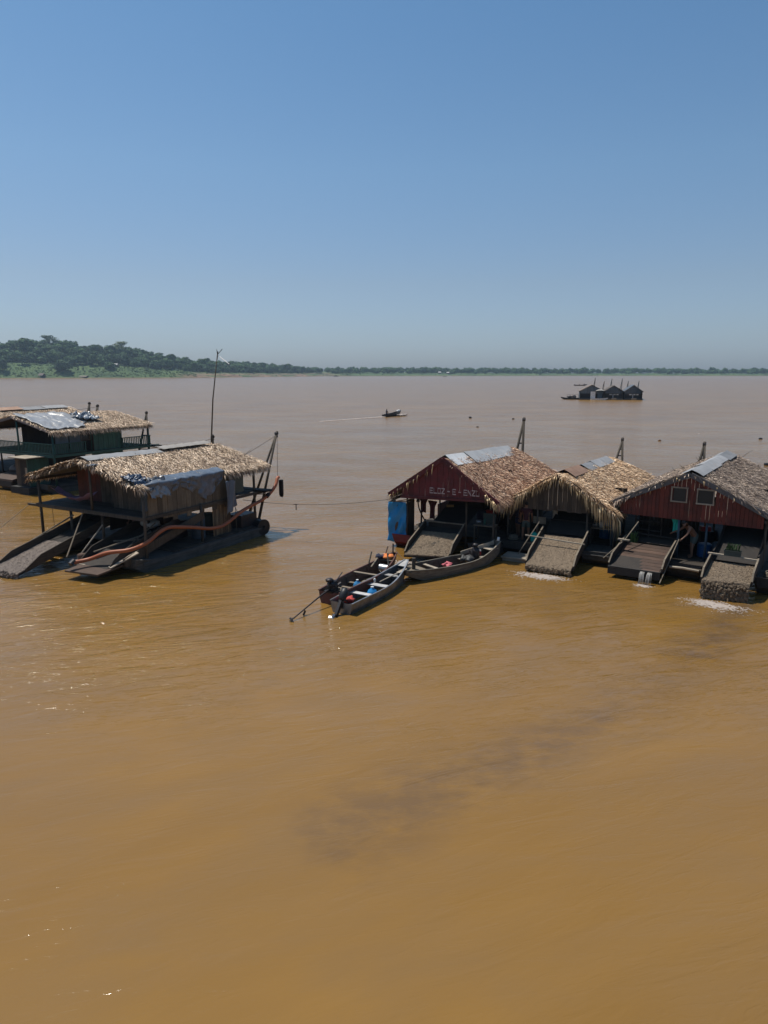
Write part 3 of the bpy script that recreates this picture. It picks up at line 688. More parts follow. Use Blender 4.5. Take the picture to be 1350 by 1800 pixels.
# ------------------------------------------------------------------ people
def person(label, joints, radii, shirt_mat=None, short_mat=None, loc=(0, 0, 0), rz=0, host=None, hat=None, group=None):
    """one skinned figure; joints are local positions, garments are slightly larger skins of the same bones"""
    t = thing('person', label, 'person', loc, rz, group)
    if host: at_house(host, t)
    bones = [('pelvis', 'belly'), ('belly', 'chest'), ('chest', 'neck'), ('neck', 'head'), ('head', 'crown')]
    for s_ in 'LR': bones += [('chest', 'sh' + s_), ('sh' + s_, 'el' + s_), ('el' + s_, 'wr' + s_), ('wr' + s_, 'ha' + s_), ('pelvis', 'hip' + s_), ('hip' + s_, 'kn' + s_), ('kn' + s_, 'an' + s_), ('an' + s_, 'to' + s_)]
    def skin(name, bs, mat, grow=0, root='pelvis', ends=None):
        names = []
        for a, b in bs:
            for q in (a, b):
                if q not in names: names.append(q)
        pos = {q: Vector(joints[q]) for q in names}
        if ends:
            for (a, b), k in ends.items():
                if b in pos: pos[b] = Vector(joints[a]).lerp(Vector(joints[b]), k)
        me = bpy.data.meshes.new(name); me.from_pydata([pos[q] for q in names], [(names.index(a), names.index(b)) for a, b in bs], [])
        o = bpy.data.objects.new(name, me); COL.objects.link(o)
        m = o.modifiers.new('skin', 'SKIN'); m.use_smooth_shade = True
        for i, q in enumerate(names):
            v = me.skin_vertices[0].data[i]; v.radius = (radii[q] + grow, radii[q] + grow); v.use_root = (q == root)
        o.modifiers.new('sub', 'SUBSURF').levels = 2
        dg = bpy.context.evaluated_depsgraph_get(); me2 = bpy.data.meshes.new_from_object(o.evaluated_get(dg)); bpy.data.objects.remove(o)
        me2.materials.clear(); me2.materials.append(mat); o = bpy.data.objects.new(name, me2); COL.objects.link(o); o.parent = t
        me2.polygons.foreach_set('use_smooth', [True] * len(me2.polygons)); return o
    skin('body', bones, M_SKIN)
    if short_mat: skin('shorts', [('pelvis', 'belly'), ('pelvis', 'hipL'), ('pelvis', 'hipR'), ('hipL', 'knL'), ('hipR', 'knR')], short_mat, .022, ends={('hipL', 'knL'): .8, ('hipR', 'knR'): .8, ('pelvis', 'belly'): .4})
    if shirt_mat: skin('shirt', [('belly', 'chest'), ('chest', 'shL'), ('chest', 'shR'), ('shL', 'elL'), ('shR', 'elR'), ('belly', 'pelvis')], shirt_mat, .02, 'belly', ends={('shL', 'elL'): .6, ('shR', 'elR'): .6})
    hd = Vector(joints['head']); f = (Vector(joints['toL']) - Vector(joints['anL'])); f.z = 0; f = f.normalized() if f.length > 0 else Vector((0, -1, 0))
    mb = MB(); c = hd.lerp(Vector(joints['crown']), .62) - f * .015; mb.blob(c, .092, .098, .085, .1, 12, 8); mb.build('hair' if not hat else 'cap', hat or M_HAIR, t, True)
    mb = MB(); mb.blob(hd + f * .095 + Vector((0, 0, .01)), .014, .02, .022, 0, 6, 4); mb.build('nose', M_SKIN, t, True)
    for s_ in 'LR':       # fingers: four and a thumb from the palm
        w_, q = Vector(joints['wr' + s_]), Vector(joints['ha' + s_]); d = (q - w_).normalized(); a = d.orthogonal().normalized()
        mb = MB()
        for i, l in enumerate((.065, .08, .075, .055)):
            b = q + a * (i - 1.5) * .02; mb.tube([b - d * .02, b + d * l * .5, b + d * l + d.cross(a) * .02], [.010, .009, .006], 6)
        b = w_.lerp(q, .4) + a * .03; mb.tube([b, b + a * .03 + d * .03, b + a * .035 + d * .065], [.012, .01, .007], 6)
        tag(mb.build('fingers', M_SKIN, t, True), kind=None)
    return t
RAD = dict(pelvis=.135, belly=.125, chest=.15, neck=.055, head=.098, crown=.075)
for s_ in 'LR': RAD.update({'sh' + s_: .062, 'el' + s_: .042, 'wr' + s_: .03, 'ha' + s_: .036, 'hip' + s_: .09, 'kn' + s_: .058, 'an' + s_: .04, 'to' + s_: .036})
def stand(H_=1.68, face=1, armL=.12, armR=.12, fwd=.05, step=.06, bend=0.0):
    """figure facing -y (face=1) or +y (face=-1); bend leans the trunk forward (radians)"""
    k = H_ / 1.7; F_ = Vector((0, -face, 0)); pel = Vector((0, 0, .93)) * k - F_ * .10 * math.sin(bend)
    def tr(z, f=0, x=0):   # point on the trunk measured up from the pelvis
        c, s_ = math.cos(bend), math.sin(bend); return pel + Vector((x, 0, 0)) + Vector((0, 0, z * c * k)) + F_ * (z * s_ * k) + F_ * f
    J = dict(pelvis=pel, belly=tr(.17), chest=tr(.38), neck=tr(.55, .01), head=tr(.66, .03), crown=tr(.76, .03))
    for sg, n, ar in ((-1, 'L', armL), (1, 'R', armR)):
        x = sg * .19 * k; sh = tr(.47, 0, x); J['sh' + n] = sh
        dn = Vector((0, 0, -1)) ; el = sh + (dn * math.cos(ar) + F_ * math.sin(ar)) * .29 * k + Vector((sg * .05, 0, 0)); J['el' + n] = el
        a2 = ar + .35; wr = el + (dn * math.cos(a2) + F_ * math.sin(a2)) * .25 * k; J['wr' + n] = wr; J['ha' + n] = wr + (wr - el).normalized() * .08
        J['hip' + n] = pel + Vector((sg * .09, 0, -.06)); f = F_ * step * sg
        J['kn' + n] = Vector((sg * .11, 0, .49 * k)) + f * .6 + F_ * .02; J['an' + n] = Vector((sg * .12, 0, .075)) + f; J['to' + n] = Vector((sg * .13, 0, .04)) + f + F_ * .15
    return J

# ================================================================== ROW OF THREE HOUSES ON THE RIGHT
GR = 'dredging houseboats moored in a row'
# ---- house with the maroon gable
h = House('floating_house', 'floating house with a maroon painted gable lettered ELOZ - E - ENZO', .317, 28.956, -27.2, 4.68, 9.4, 2.38, 4.05, 3.60, GR); H1 = h
thatch(h, M_ST1, 9500, 0.06, 9.9, seed=1, gf=.12)
ridge_sheets(h, .35, 9.0, .3, .62, 4, [M_TINL, M_TINL, M_TINL, M_TINL], random.Random(3))
corrug(MB(), (0, 0, 0), (1, 0, 0), (0, 1, 0), 2, 2)
rake(h, -.03, M_MAROON, .2, .06, 0.07, .1)
gable(h, .03, lambda x: 2.33 + .035 * (x - .5), M_MAROON, .5, 4.3, .26, r=random.Random(2))
mb = MB(); mb.bar((.45, .0, 2.30), (4.42, .0, 2.43), .05, .10); h.part(mb, 'gable_sill', M_MAROON)
# stencilled lettering, cut as flat shapes on the boards
def stroke_text(h, txt, x, y, z, ch, slope, mat, fn=None):
    G = {'E': [((0, 0), (0, 1)), ((0, 1), (.6, 1)), ((0, .5), (.5, .5)), ((0, 0), (.6, 0))], 'L': [((0, 1), (0, 0)), ((0, 0), (.6, 0))],
         'O': [((0, 0), (0, 1)), ((0, 1), (.6, 1)), ((.6, 1), (.6, 0)), ((.6, 0), (0, 0))], 'Z': [((0, 1), (.6, 1)), ((.6, 1), (0, 0)), ((0, 0), (.6, 0))],
         'N': [((0, 0), (0, 1)), ((0, 1), (.6, 0)), ((.6, 0), (.6, 1))], '-': [((.1, .5), (.5, .5))], "S": [((0, .9), (.5, 1)), ((.5, 1), (.55, .7)), ((.55, .7), (0, 0)), ((0, 0), (.6, 0))]}
    mb = MB(); cx = x
    for c in txt:
        if c == ' ': cx += ch * .33; continue
        for (a, b), (c_, d) in G[c]:
            p = Vector((cx + a * ch, y, z + (cx - x) * slope + b * ch)); q = Vector((cx + c_ * ch, y, z + (cx - x) * slope + d * ch)); e = (q - p).normalized() * ch * .07
            mb.bar(p - e, q + e, .006, ch * .2, up=(0, 0, 1))
        cx += ch * .86
    return h.part(mb, 'painted_lettering', mat)
M_LET = paint('faded_white_lettering', (.42, .34, .33), .8, 0, (.2, .1, .1), .6, 12)
stroke_text(h, 'ELOZ - E - ENZO', 1.80, .012, 2.58, .205, .012, M_LET)
# eave beams, posts
for x, dz in ((.12, -.2), (h.W - .12, -.2)): h.part(MB().bar((x, -.05, h.ze + dz), (x, 9.3, h.ze + dz), .07, .09), 'eave_beam', M_POST)
for x, y in ((.62, .3), (4.5, .3), (.35, 2.4), (.35, 4.6), (.35, 6.8), (.35, 9.0), (4.4, 3.0), (4.4, 6.0), (4.4, 9.0), (3.3, .35)): post(h, x, y, .3, h.ze - .16 + (.35 if 1 < x < 4 else 0), .045)
for x in (1.25, 1.62): post(h, x, 4.4, .4, 2.6, .04)
pontoon(h, -.05, .95, .15, 9.4, .42, M_MAROON); pontoon(h, 3.5, 4.6, .0, 9.4, .45, M_HULL)
deck(h, .0, 4.6, 1.6, 8.8, .5, M_DECK, .28, r=random.Random(4))
deck(h, 3.5, 4.6, .35, 1.6, .5, M_DECK, .25, r=random.Random(5))
sl = sluice(h, 1.42, 3.15, -1.45, .28, .55, 1.05, seed=3, gy=.8, skew=-.5)
h.part(MB().bar((1.45, .42, 1.27), (3.2, .42, 1.27), .07, .05), 'cross_beam', M_RAIL, parent=sl)
# the feed box rising inside
h.part(MB().box(1.5, 3.1, .6, .66, .75, 1.2).box(1.5, 3.1, 2.9, 2.96, 1.5, 2.2).add([(1.5, .6, 1.0), (3.1, .6, 1.0), (3.1, 2.9, 1.6), (1.5, 2.9, 1.6)], [(0, 1, 2, 3)]), 'feed_box', M_DARK, parent=sl)
# inner walls: boards
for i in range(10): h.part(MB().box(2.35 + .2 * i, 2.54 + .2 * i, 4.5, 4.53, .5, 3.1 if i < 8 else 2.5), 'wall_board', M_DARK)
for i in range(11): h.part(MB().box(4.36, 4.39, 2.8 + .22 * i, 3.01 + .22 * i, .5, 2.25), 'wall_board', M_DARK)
h.part(MB().box(.2, .26, 4.7, 8.8, .5, 1.15), 'rail_wall', M_MAROON)
derrick(h, (1.95, 10.0, .4), (2.85, 10.0, .4), (2.66, 10.75, 5.0), .075, 5)
# washing cubicle at the front corner, wrapped in a blue tarp
h.part(MB().box(.02, .62, .32, .35, .45, 1.95), 'cubicle_panel', M_PLANKZ); h.part(MB().box(.60, .64, .35, 1.0, .45, 2.1), 'cubicle_panel', M_PLANKZ)
for a in (((-.25, .30, 1.98), (.75, .32, 2.06)), ((-.25, .3, 1.98), (.35, .9, 2.32)), ((.15, .3, 2.03), (1.35, .15, 2.33))): h.part(MB().bar(a[0], a[1], .035, .035), 'lath', M_RAIL)
def bt(u, v):
    x = -.27 + .86 * u; z = 1.97 + .06 * u - v * (1.72 + .06 * math.sin(u * 5) + .12 * u * (1 - u)) + .03 * math.sin(u * 11) * v
    x += -.04 * v * math.sin(v * 7) * (1 - u); y = .26 - .05 * math.sin(u * 9 + v * 2) * (.3 + v) - .04 * math.sin(v * 13 + u * 8) + .02 * noise.noise(Vector((u * 5, v * 5, 0)))
    return (x, y, z)
cloth(h, bt, 26, 34, 'blue_tarp', M_TARPB, 'bright blue tarp hanging over the corner cubicle of the maroon-gabled house', 'tarp')
def bt2(u, v): return (-.28 + .02 * math.sin(v * 8), .26 + .7 * u, 1.97 - v * (1.65 - .2 * u) + .1 * u)
cloth(h, bt2, 10, 20, 'blue_tarp', M_TARPB, 'side flap of blue tarp folded round the far edge of the cubicle', 'tarp', thick=(.008, 0, 0))
shirt(h, .95, 1.3, 2.05, .62, M_PLUM, 'plum coloured shirt hanging in the open side of the maroon-gabled house', rz=.3)
shirt(h, 1.28, 1.5, 1.95, .8, M_PLUM, 'long plum garment hanging beside the shirt in the maroon-gabled house', rz=-.2)
shirt(h, 1.62, 2.6, 2.2, .3, M_DKCLOTH, 'small dark cloth hanging at the top of the open side bay')
o = MB().tube([(0, 0, 0), (0, 0, -.25)], [.05, .09], 8).build('hanging_gourd', M_STEEL, None, True, (.72, 1.2, 2.15)); tag(at_house(h, o), 'dark bottle hanging from the eave beside the blue tarp', 'bottle')
o = MB().box(0, .34, 0, .03, 0, .62).build('panel', M_OCHRE, None, False, (1.55, 2.5, 1.0), .3); tag(at_house(h, o), 'ochre board standing inside the maroon-gabled house', 'board'); o.name = 'ochre_board'
o = MB().box(0, .55, 0, .04, 0, .6).build('green_board', M_GREYB, None, False, (3.55, 1.8, .95)); tag(at_house(h, o), 'grey green board leaning inside by the boat stern', 'board')
o = MB().box(0, .5, 0, .35, 0, .45).box(.02, .48, .02, .33, .45, .5).build('blue_crate', M_BLUEP, None, False, (1.0, 1.2, .5)); tag(at_house(h, o), 'faded blue box at the head of the gravel chute', 'box')
drum(h, 2.9, 3.6, .5, .27, .8, M_DKCLOTH, 'dark drum standing in the shade behind the chute of the maroon-gabled house')
# ---- middle house, golden thatch and ragged board gable
h = House('floating_house', 'low floating house with golden thatch and long palm strands over its board gable', 5.062, 28.615, -28.3, 4.6, 11.0, 2.03, 3.42, 2.95, GR); H2 = h
thatch(h, M_ST2, 11000, .02, 11.4, seed=2, fringe=1.3)
ridge_sheets(h, 4.2, 10.2, .35, .55, 3, [M_TIN, M_TIN, M_TIN], random.Random(8))
ridge_sheets(h, 1.0, 3.6, .7, .55, 1, [M_TINR], random.Random(9), lift=.15)
gable(h, .22, lambda x: 1.86 + .02 * x, M_PLANKZ, .22, 4.4, .2, r=random.Random(6), ragged=.06)
rake(h, .1, M_POST, .09, .05, -.08, .0)
def fringe(h, y, n, seed, l0, l1, mat=M_FR, x0=0, x1=None, out=.12, p=1.0):
    r = random.Random(seed); mb = MB(); x1 = x1 or h.W
    for _ in range(n):
        x = r.uniform(x0, x1); z = h.roof(x, y) - r.uniform(-.02, .08); sg = 1 if x > h.W / 2 else -1
        l = r.uniform(l0, l1) * (1 if r.random() < .7 else .5) * (p if abs(x - h.W / 2) < .3 * h.W else 1.15)
        q = Vector((x, y + r.uniform(-.03, .1), z)); k = r.uniform(.1, .8); s_ = r.uniform(.012, .03); a = r.uniform(-.6, .6)
        pts = [q, q + Vector((sg * l * .28 * k, -out * r.uniform(.3, 1), -l * .3)), q + Vector((sg * l * .4 * k, -out * r.uniform(.5, 1.1), -l))]
        wv = Vector((math.cos(a), math.sin(a), 0)) * s_
        mb.add([pts[0] - wv * .6, pts[0] + wv * .6, pts[1] + wv, pts[1] - wv, pts[2]], [(0, 1, 2, 3), (3, 2, 4)])
    return tag(h.part(mb, 'palm_strands', mat), kind='stuff')
fringe(h, .02, 380, 4, .2, .7, p=.75)
fringe(h, .0, 90, 5, .5, .95, x0=3.2, x1=4.7); fringe(h, .0, 60, 6, .35, .7, x0=-.05, x1=.9)
fringe(H1, -.05, 26, 7, .2, .5, x0=.0, x1=2.0, out=.05); fringe(H1, -.05, 40, 8, .1, .35, x0=4.2, x1=4.8)
for x in (.12, h.W - .12): h.part(MB().bar((x, -.05, h.ze - .16), (x, 10.6, h.ze - .16), .07, .08), 'eave_beam', M_POST)
for x, y, z in ((.18, .25, 1.9), (4.58, .3, 1.9), (3.5, .3, 1.9), (1.45, .3, 1.9), (.25, 4, 1.9), (.25, 8, 1.9), (4.4, 4, 1.9), (4.4, 8, 1.9)): post(h, x, y, .3, z, .035 if y > 1 else .042, M_POST if x < 4.5 else M_OLIVE if 'M_OLIVE' in globals() else M_POST)
pontoon(h, .1, 1.5, -.55, 10.6, .40, M_HULL); pontoon(h, 3.5, 4.75, -.72, 10.6, .40, M_GHULL)
deck(h, .2, 4.6, 1.0, 10, .46, M_DECK, .3, r=random.Random(7)); deck(h, .2, 1.5, -.5, 1.0, .46, M_DECK, .2, r=random.Random(8))
deck(h, 3.55, 4.75, -.75, 1.0, .46, M_GHULL, .3, along='y', r=random.Random(9))
h.part(MB().box(.55, 1.6, -1.65, -.75, .12, .17).box(.6, 1.55, -1.6, -1.5, -.2, .12), 'landing_board', M_PALEW)
sl = sluice(h, 1.85, 3.62, -2.6, .26, -.1, 1.0, seed=5, lip=.2, gy=.92)
h.part(MB().bar((1.35, -1.05, 1.02), (3.75, -1.15, .93), .05, .04), 'cross_bar', M_PALEW, parent=sl)
h.part(MB().tube([(1.15, -1.3, .25), (1.75, -.45, 1.5)], .025, 6), 'pry_pole', M_RAIL, parent=sl)
h.part(MB().add([(1.9, -.1, 1.0), (3.6, -.1, 1.0), (3.6, 2.4, 1.75), (1.9, 2.4, 1.75)], [(0, 1, 2, 3)]).box(1.86, 3.62, 2.4, 2.45, .5, 1.8).bar((1.86, 1.0, 1.35), (3.7, 1.0, 1.35), .06, .05), 'feed_box', M_DARK, parent=sl)
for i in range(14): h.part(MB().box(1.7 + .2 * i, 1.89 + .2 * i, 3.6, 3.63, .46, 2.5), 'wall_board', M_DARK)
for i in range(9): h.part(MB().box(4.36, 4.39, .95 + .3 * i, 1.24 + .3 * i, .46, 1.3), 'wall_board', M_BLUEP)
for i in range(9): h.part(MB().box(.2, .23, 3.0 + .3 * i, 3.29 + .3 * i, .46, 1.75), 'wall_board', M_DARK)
derrick(h, (2.1, 11.2, .4), (3.1, 11.2, .4), (2.86, 11.6, 3.9), .065, 6)
shirt(h, 1.88, 1.5, 1.85, .62, M_OFFW, 'pale cloth hanging in the dark middle house')
o = MB().box(0, .55, 0, .03, 0, .3).build('tan_board', M_PALEW, None, False, (1.02, 1.2, 1.05)); tag(at_house(h, o), 'tan board hung beside the man in the red shirt', 'board')
person('man in a dark red shirt and grey shorts standing with his back turned', stand(1.66, -1, .1, .25), RAD, M_PLUM2 if 'M_PLUM2' in globals() else M_PLUM, M_GREYB, (.98, .25, .46), R(10), h)
person('man in dark clothes standing behind the hanging palm strands', stand(1.6, 1, .3, .1), RAD, M_DKCLOTH, M_DKCLOTH, (.45, .9, .46), R(-30), h)
drum(h, 1.35, .35, .46, .17, .36, M_TEALC, 'small turquoise bucket on the middle house deck', 'bucket', 'bucket')
drum(h, 3.9, 2.4, .46, .27, .75, M_BLUEB, 'blue drum in the shade of the middle house')

# ---- third house, red plank gable with two windows
h = House('floating_house', 'wide floating house with a rust red plank gable and two small windows', 9.256, 26.907, -35.0, 5.48, 8.5, 2.44, 3.80, 3.77, GR); H3 = h
thatch(h, M_ST3, 11500, .02, 8.6, seed=3, fringe=.9, gf=.1)
ridge_sheets(h, .1, 7.9, .35, .42, 4, [M_TIN, M_TIN, M_TIN], random.Random(12))
rake(h, -.02, paint('grey_fascia', (.10, .10, .105), .7), .18, .06, .06, .06)
wins = [(2.11, 2.66), (3.02, 3.59)]
gable(h, .06, 1.98, M_REDWALL, .2, 5.3, .15, r=random.Random(14), hole=[(a, b, 2.68, 3.22) for a, b in wins])
for i, (a, b) in enumerate(wins):
    mb = MB()
    for p, q in (((a, 2.68), (b, 2.68)), ((a, 3.22), (b, 3.22))): mb.bar((p[0] - .03, .04, p[1]), (q[0] + .03, .04, q[1]), .04, .05)
    for x in (a, b): mb.bar((x, .041, 2.705), (x, .041, 3.195), .05, .04, up=(1, 0, 0))
    f = h.part(mb, 'window', M_PALEW)
    h.part(MB().box(a, b, .075, .08, 2.68, 3.22), 'pane', M_GLASS, parent=f)
fringe(h, -.04, 50, 9, .08, .3, M_ST3, x0=-.05, x1=.6); fringe(h, -.04, 22, 10, .08, .25, M_FR, out=.04)
for x in (.12, h.W - .12): h.part(MB().bar((x, -.05, h.ze - .18), (x, 8.4, h.ze - .18), .07, .09), 'eave_beam', M_POST)
M_OLIVE = wood('olive_post', (.08, .065, .025), (.16, .135, .06))
for x, y, z, m in ((.14, .2, 2.2, M_OLIVE), (5.36, .25, 2.2, M_POST), (2.45, .1, 2.0, M_BLUEP), (3.42, .2, 2.0, M_BLUEP), (.3, 4, 2.3, M_POST), (.3, 8, 2.3, M_POST), (5.2, 4, 2.3, M_POST), (5.2, 8, 2.3, M_POST), (2.9, 5.2, 2.3, M_POST), (3.3, 5.2, 2.3, M_POST), (3.75, 5.2, 2.3, M_POST)): post(h, x, y, .3, z, .045, m)
pontoon(h, .05, 1.3, -.2, 8.4, .42, M_HULL); pontoon(h, 2.3, 3.6, -1.15, 8.4, .42, M_HULL, bow=.6); pontoon(h, 5.35, 6.2, -1.6, 8.4, .45, M_HULL)
deck(h, .1, 5.9, .2, 8.3, .48, M_DECK, .3, r=random.Random(17)); deck(h, 2.4, 3.6, -1.3, .2, .48, M_DECK, .22, r=random.Random(18)); deck(h, 5.3, 6.2, -1.5, .2, .48, M_DECK, .25, r=random.Random(19))
h.part(MB().tube([(2.55, -1.38, .47), (3.0, -1.4, .5), (3.55, -1.36, .46)], .045, 7), 'gunwale_log', M_PALEW)
slA = sluice(h, .62, 2.42, -2.35, .46, -.15, .95, gravel=False, seed=7, skew=-.2)
mb = MB()
q = -2.33; i = 0
for i in range(9):
    y0_ = -2.33 + .235 * i; k = (y0_ + 2.35) / 2.2; z = .42 + .53 * k - .045
    o = h.part(MB().add([(.66, y0_, z), (2.38, y0_, z), (2.38, y0_ + .225, z + .05), (.66, y0_ + .225, z + .05), (.66, y0_, z + .03), (2.38, y0_, z + .03), (2.38, y0_ + .225, z + .08), (.66, y0_ + .225, z + .08)],
        [(3, 2, 1, 0), (4, 5, 6, 7), (0, 1, 5, 4), (1, 2, 6, 5), (2, 3, 7, 6), (3, 0, 4, 7)]), 'floor_plank', M_SLUDGE, parent=slA)
h.part(MB().bar((.6, -2.4, .30), (2.44, -2.3, .30), .07, .30), 'lip_board', M_HULL, parent=slA)
h.part(MB().bar((.5, -.95, 1.16), (.95, -1.0, 1.16), .12, .05), 'stub_board', M_PALEW, parent=slA)
h.part(MB().tube([(.2, -1.7, .5), (.75, -.9, 1.15), (1.0, -.1, 1.75)], .025, 6), 'brace_pole', M_RAIL, parent=slA)
h.part(MB().tube([(2.5, -2.55, .12), (2.58, -.3, 1.3)], .02, 6), 'brace_pole', M_RAIL, parent=slA)
h.part(MB().add([(.7, -.1, .95), (2.4, -.1, .95), (2.4, 1.6, 1.3), (.7, 1.6, 1.3)], [(0, 1, 2, 3)]).bar((.66, .35, 1.2), (2.45, .35, 1.15), .06, .06), 'feed_box', M_DARK, parent=slA)
slB = sluice(h, 3.92, 5.36, -2.8, .62, -1.3, .95, seed=9, lip=.6, gy=.95, skew=-.35)
h.part(MB().bar((3.8, -1.4, 1.2), (4.32, -1.38, 1.19), .09, .05), 'cross_beam', M_PALEW, parent=slB); h.part(MB().bar((4.85, -1.36, 1.17), (5.42, -1.34, 1.15), .08, .04), 'cross_beam', M_PALEW, parent=slB)
h.part(MB().add([(3.95, -1.2, .95), (5.33, -1.2, .95), (5.33, 3.6, 2.5), (3.95, 3.6, 2.5), (3.95, -1.2, 1.2), (3.95, 3.4, 2.9), (5.33, -1.2, 1.2), (5.33, 3.4, 2.9)], [(0, 1, 2, 3), (0, 3, 5, 4), (1, 6, 7, 2)]).box(3.9, 5.4, 3.6, 3.65, .48, 2.9).box(3.9, 3.94, -1.15, 3.6, .48, 1.25).box(5.34, 5.38, -1.15, 3.6, .48, 1.25), 'feed_box', M_DARK, parent=slB)
for i in range(16): h.part(MB().box(.35 + .15 * i, .49 + .15 * i, 2.6, 2.63, .48, 2.7), 'wall_board', M_DARK)
mb = MB()
for z in (1.0, 1.35, 1.7, 2.0): mb.bar((.75, .5, z), (1.75, .5, z), .22, .03)
for x in (.75, 1.28, 1.75): mb.bar((x, .45, .5), (x, .45, 2.1), .04, .04)
o = mb.build('shelf_rack', M_DARK, None); tag(at_house(h, o), 'dark open shelf rack inside the red-gabled house', 'shelf')
o = MB().box(0, .35, 0, .04, 0, .22).build('blue_board', M_BLUEP, None, False, (2.9, 4.9, 1.1)); tag(at_house(h, o), 'pale blue board seen through the back of the red-gabled house', 'board')
derrick(h, (.9, 8.9, .4), (1.75, 9.0, .4), (1.5, 9.25, 4.05), .07, 5)
shirt(h, 2.31, .2, 1.98, .52, M_TEALC, 'turquoise cloth tied to the blue post of the red-gabled house')
person('shirtless man in grey shorts bending forward under the red gable', stand(1.62, 1, .9, .5, bend=.75), RAD, None, M_GREYB, (2.95, .35, .5), R(-50), h)
drum(h, 3.3, .9, .48, .26, .5, M_BLUEB, 'blue tub beside the bending man', 'tub', 'tub')
drum(h, 3.75, .9, .48, .2, .6, M_BLUEP, 'pale blue can at the back post of the red-gabled house')
def plant(h, x, y, z, n, hgt, label, seed, box=None, mat=None):
    t = thing('potted_plant', label, 'plant', (x, y, z)); at_house(h, t); r = random.Random(seed); mb = MB()
    if box: MB().box(-box, box, -.1, .1, 0, .2).box(-box - .015, box + .015, -.115, .115, .16, .2).build('planter', M_GREYB, t)
    for _ in range(n):
        x0_ = r.uniform(-.8, .8) * (box or .15); a = r.uniform(0, 6.28); l = hgt * r.uniform(.4, 1); b = r.uniform(.1, .35) * l
        p = Vector((x0_, r.uniform(-.06, .06), .18 if box else 0)); m_ = p + Vector((b * .4 * math.cos(a), b * .4 * math.sin(a), l * .7)); e = p + Vector((b * math.cos(a), b * math.sin(a), l)); wv = Vector((-math.sin(a), math.cos(a), 0)) * .025
        mb.add([p - wv * .3, p + wv * .3, m_ + wv, m_ - wv, e], [(0, 1, 2, 3), (3, 2, 4)])
    tag(mb.build('leaves', mat or M_PLANTL, t), kind='stuff'); return t
M_PLANTL = leafmat('plant_leaves', (.03, .07, .02), (.06, .12, .03), (.1, .16, .05))
plant(h, 4.58, -1.36, 1.2, 46, .3, 'herbs sprouting from a planter box on the gravel chute beam', 3, .26)
plant(h, .85, -.05, .75, 60, .6, 'dark bushy plant beside the empty chute', 5)

# ================================================================== LARGE TWO-STOREY HOUSE ON THE LEFT
h = House('floating_house', 'two-storey floating house with tan thatch, open upper porch and an orange suction hose', -14.913, 28.496, -28.7, 6.36, 7.4, 3.24, 4.10, 4.03, 'two-storey dredging houseboats', 'houseboat'); HL = h
thatch(h, M_ST4, 13000, .0, 7.75, seed=4, fringe=1.5, gf=.35, bare=(.2, 4.75))
fringe(h, -.02, 120, 14, .1, .35, M_ST4, x0=3.2, x1=6.36); fringe(h, -.02, 80, 15, .05, .25, M_ST4, x0=0, x1=3.2)
ridge_sheets(h, .15, 4.0, .5, .5, 1, [M_TIN], random.Random(21), lift=.13)
ridge_sheets(h, 4.1, 7.1, .5, .45, 1, [paint('dusty_tin', (.36, .33, .29), .6, .1, (.25, .22, .19), .6, 1.2)], random.Random(22), lift=.19)
rake(h, .0, M_POST, .12, .06, -.06, .02)
ZD = 2.08
for x in (.2, 6.2): h.part(MB().bar((x, .0, h.ze - .12), (x, 7.6, h.ze - .12), .08, .1), 'eave_beam', M_POST)
h.part(MB().bar((0.1, .1, ZD - .08), (6.55, .1, ZD - .08), .09, .14), 'deck_beam', M_POST); h.part(MB().bar((-.55, .15, ZD - .12), (.6, .1, ZD - .1), .08, .09), 'deck_beam', M_POST)
h.part(MB().bar((6.4, .1, ZD - .1), (6.4, 7.9, ZD - .1), .09, .12), 'deck_beam', M_POST); h.part(MB().bar((.2, .1, ZD - .12), (.2, 7.6, ZD - .12), .09, .12), 'deck_beam', M_POST)
deck(h, .1, 6.3, .15, 7.6, ZD, M_DECK, .35, r=random.Random(31))
h.part(MB().bar((5.4, 7.2, ZD - .02), (6.9, 7.25, ZD + .0), .5, .08), 'platform_board', M_DARK)
for x, y, z0, z1 in ((.32, .12, .3, 3.05), (6.5, .12, .1, 3.1), (6.45, 3.2, .3, 2.1), (6.2, 7.0, .2, 3.1), (.32, 7.2, .3, 3.1), (2.0, .3, .3, 2.0), (3.9, .3, .4, 2.0), (.3, 3.6, .3, 3.1)): post(h, x, y, z0, z1, .06)
post(h, 3.55, .15, ZD, 3.75, .05); post(h, 5.3, 1.4, .4, ZD, .06, M_DARK)
# upper cabin: front wall set back, side wall of pale vertical boards
for i in range(18):
    x = .95 + .29 * i; y = 1.55 if x < 3.3 else .95
    if 3.0 < x < 3.6: continue
    h.part(MB().box(x, x + .28, y, y + .03, ZD, h.roof(x + .14, 1.55, -.2)), 'wall_board', M_REDWALL if x < 2.3 else M_PLANKZ)
for i in range(20):
    y = .2 + .255 * i
    h.part(MB().box(6.33 + (i % 2) * .012, 6.36 + (i % 2) * .012, y, y + .245, ZD - .06 - (.35 if i % 3 == 0 else .2) * (y > 1.2), 3.2), 'side_board', M_PLANKL)
h.part(MB().box(6.3, 6.34, 5.35, 6.1, ZD + .1, 3.1), 'side_panel', M_GREYB)
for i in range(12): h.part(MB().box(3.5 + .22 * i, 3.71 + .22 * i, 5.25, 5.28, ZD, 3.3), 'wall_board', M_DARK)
for i in range(13): h.part(MB().box(.93, .96, 1.6 + .28 * i, 1.87 + .28 * i, ZD, 3.2), 'wall_board', M_DARK)
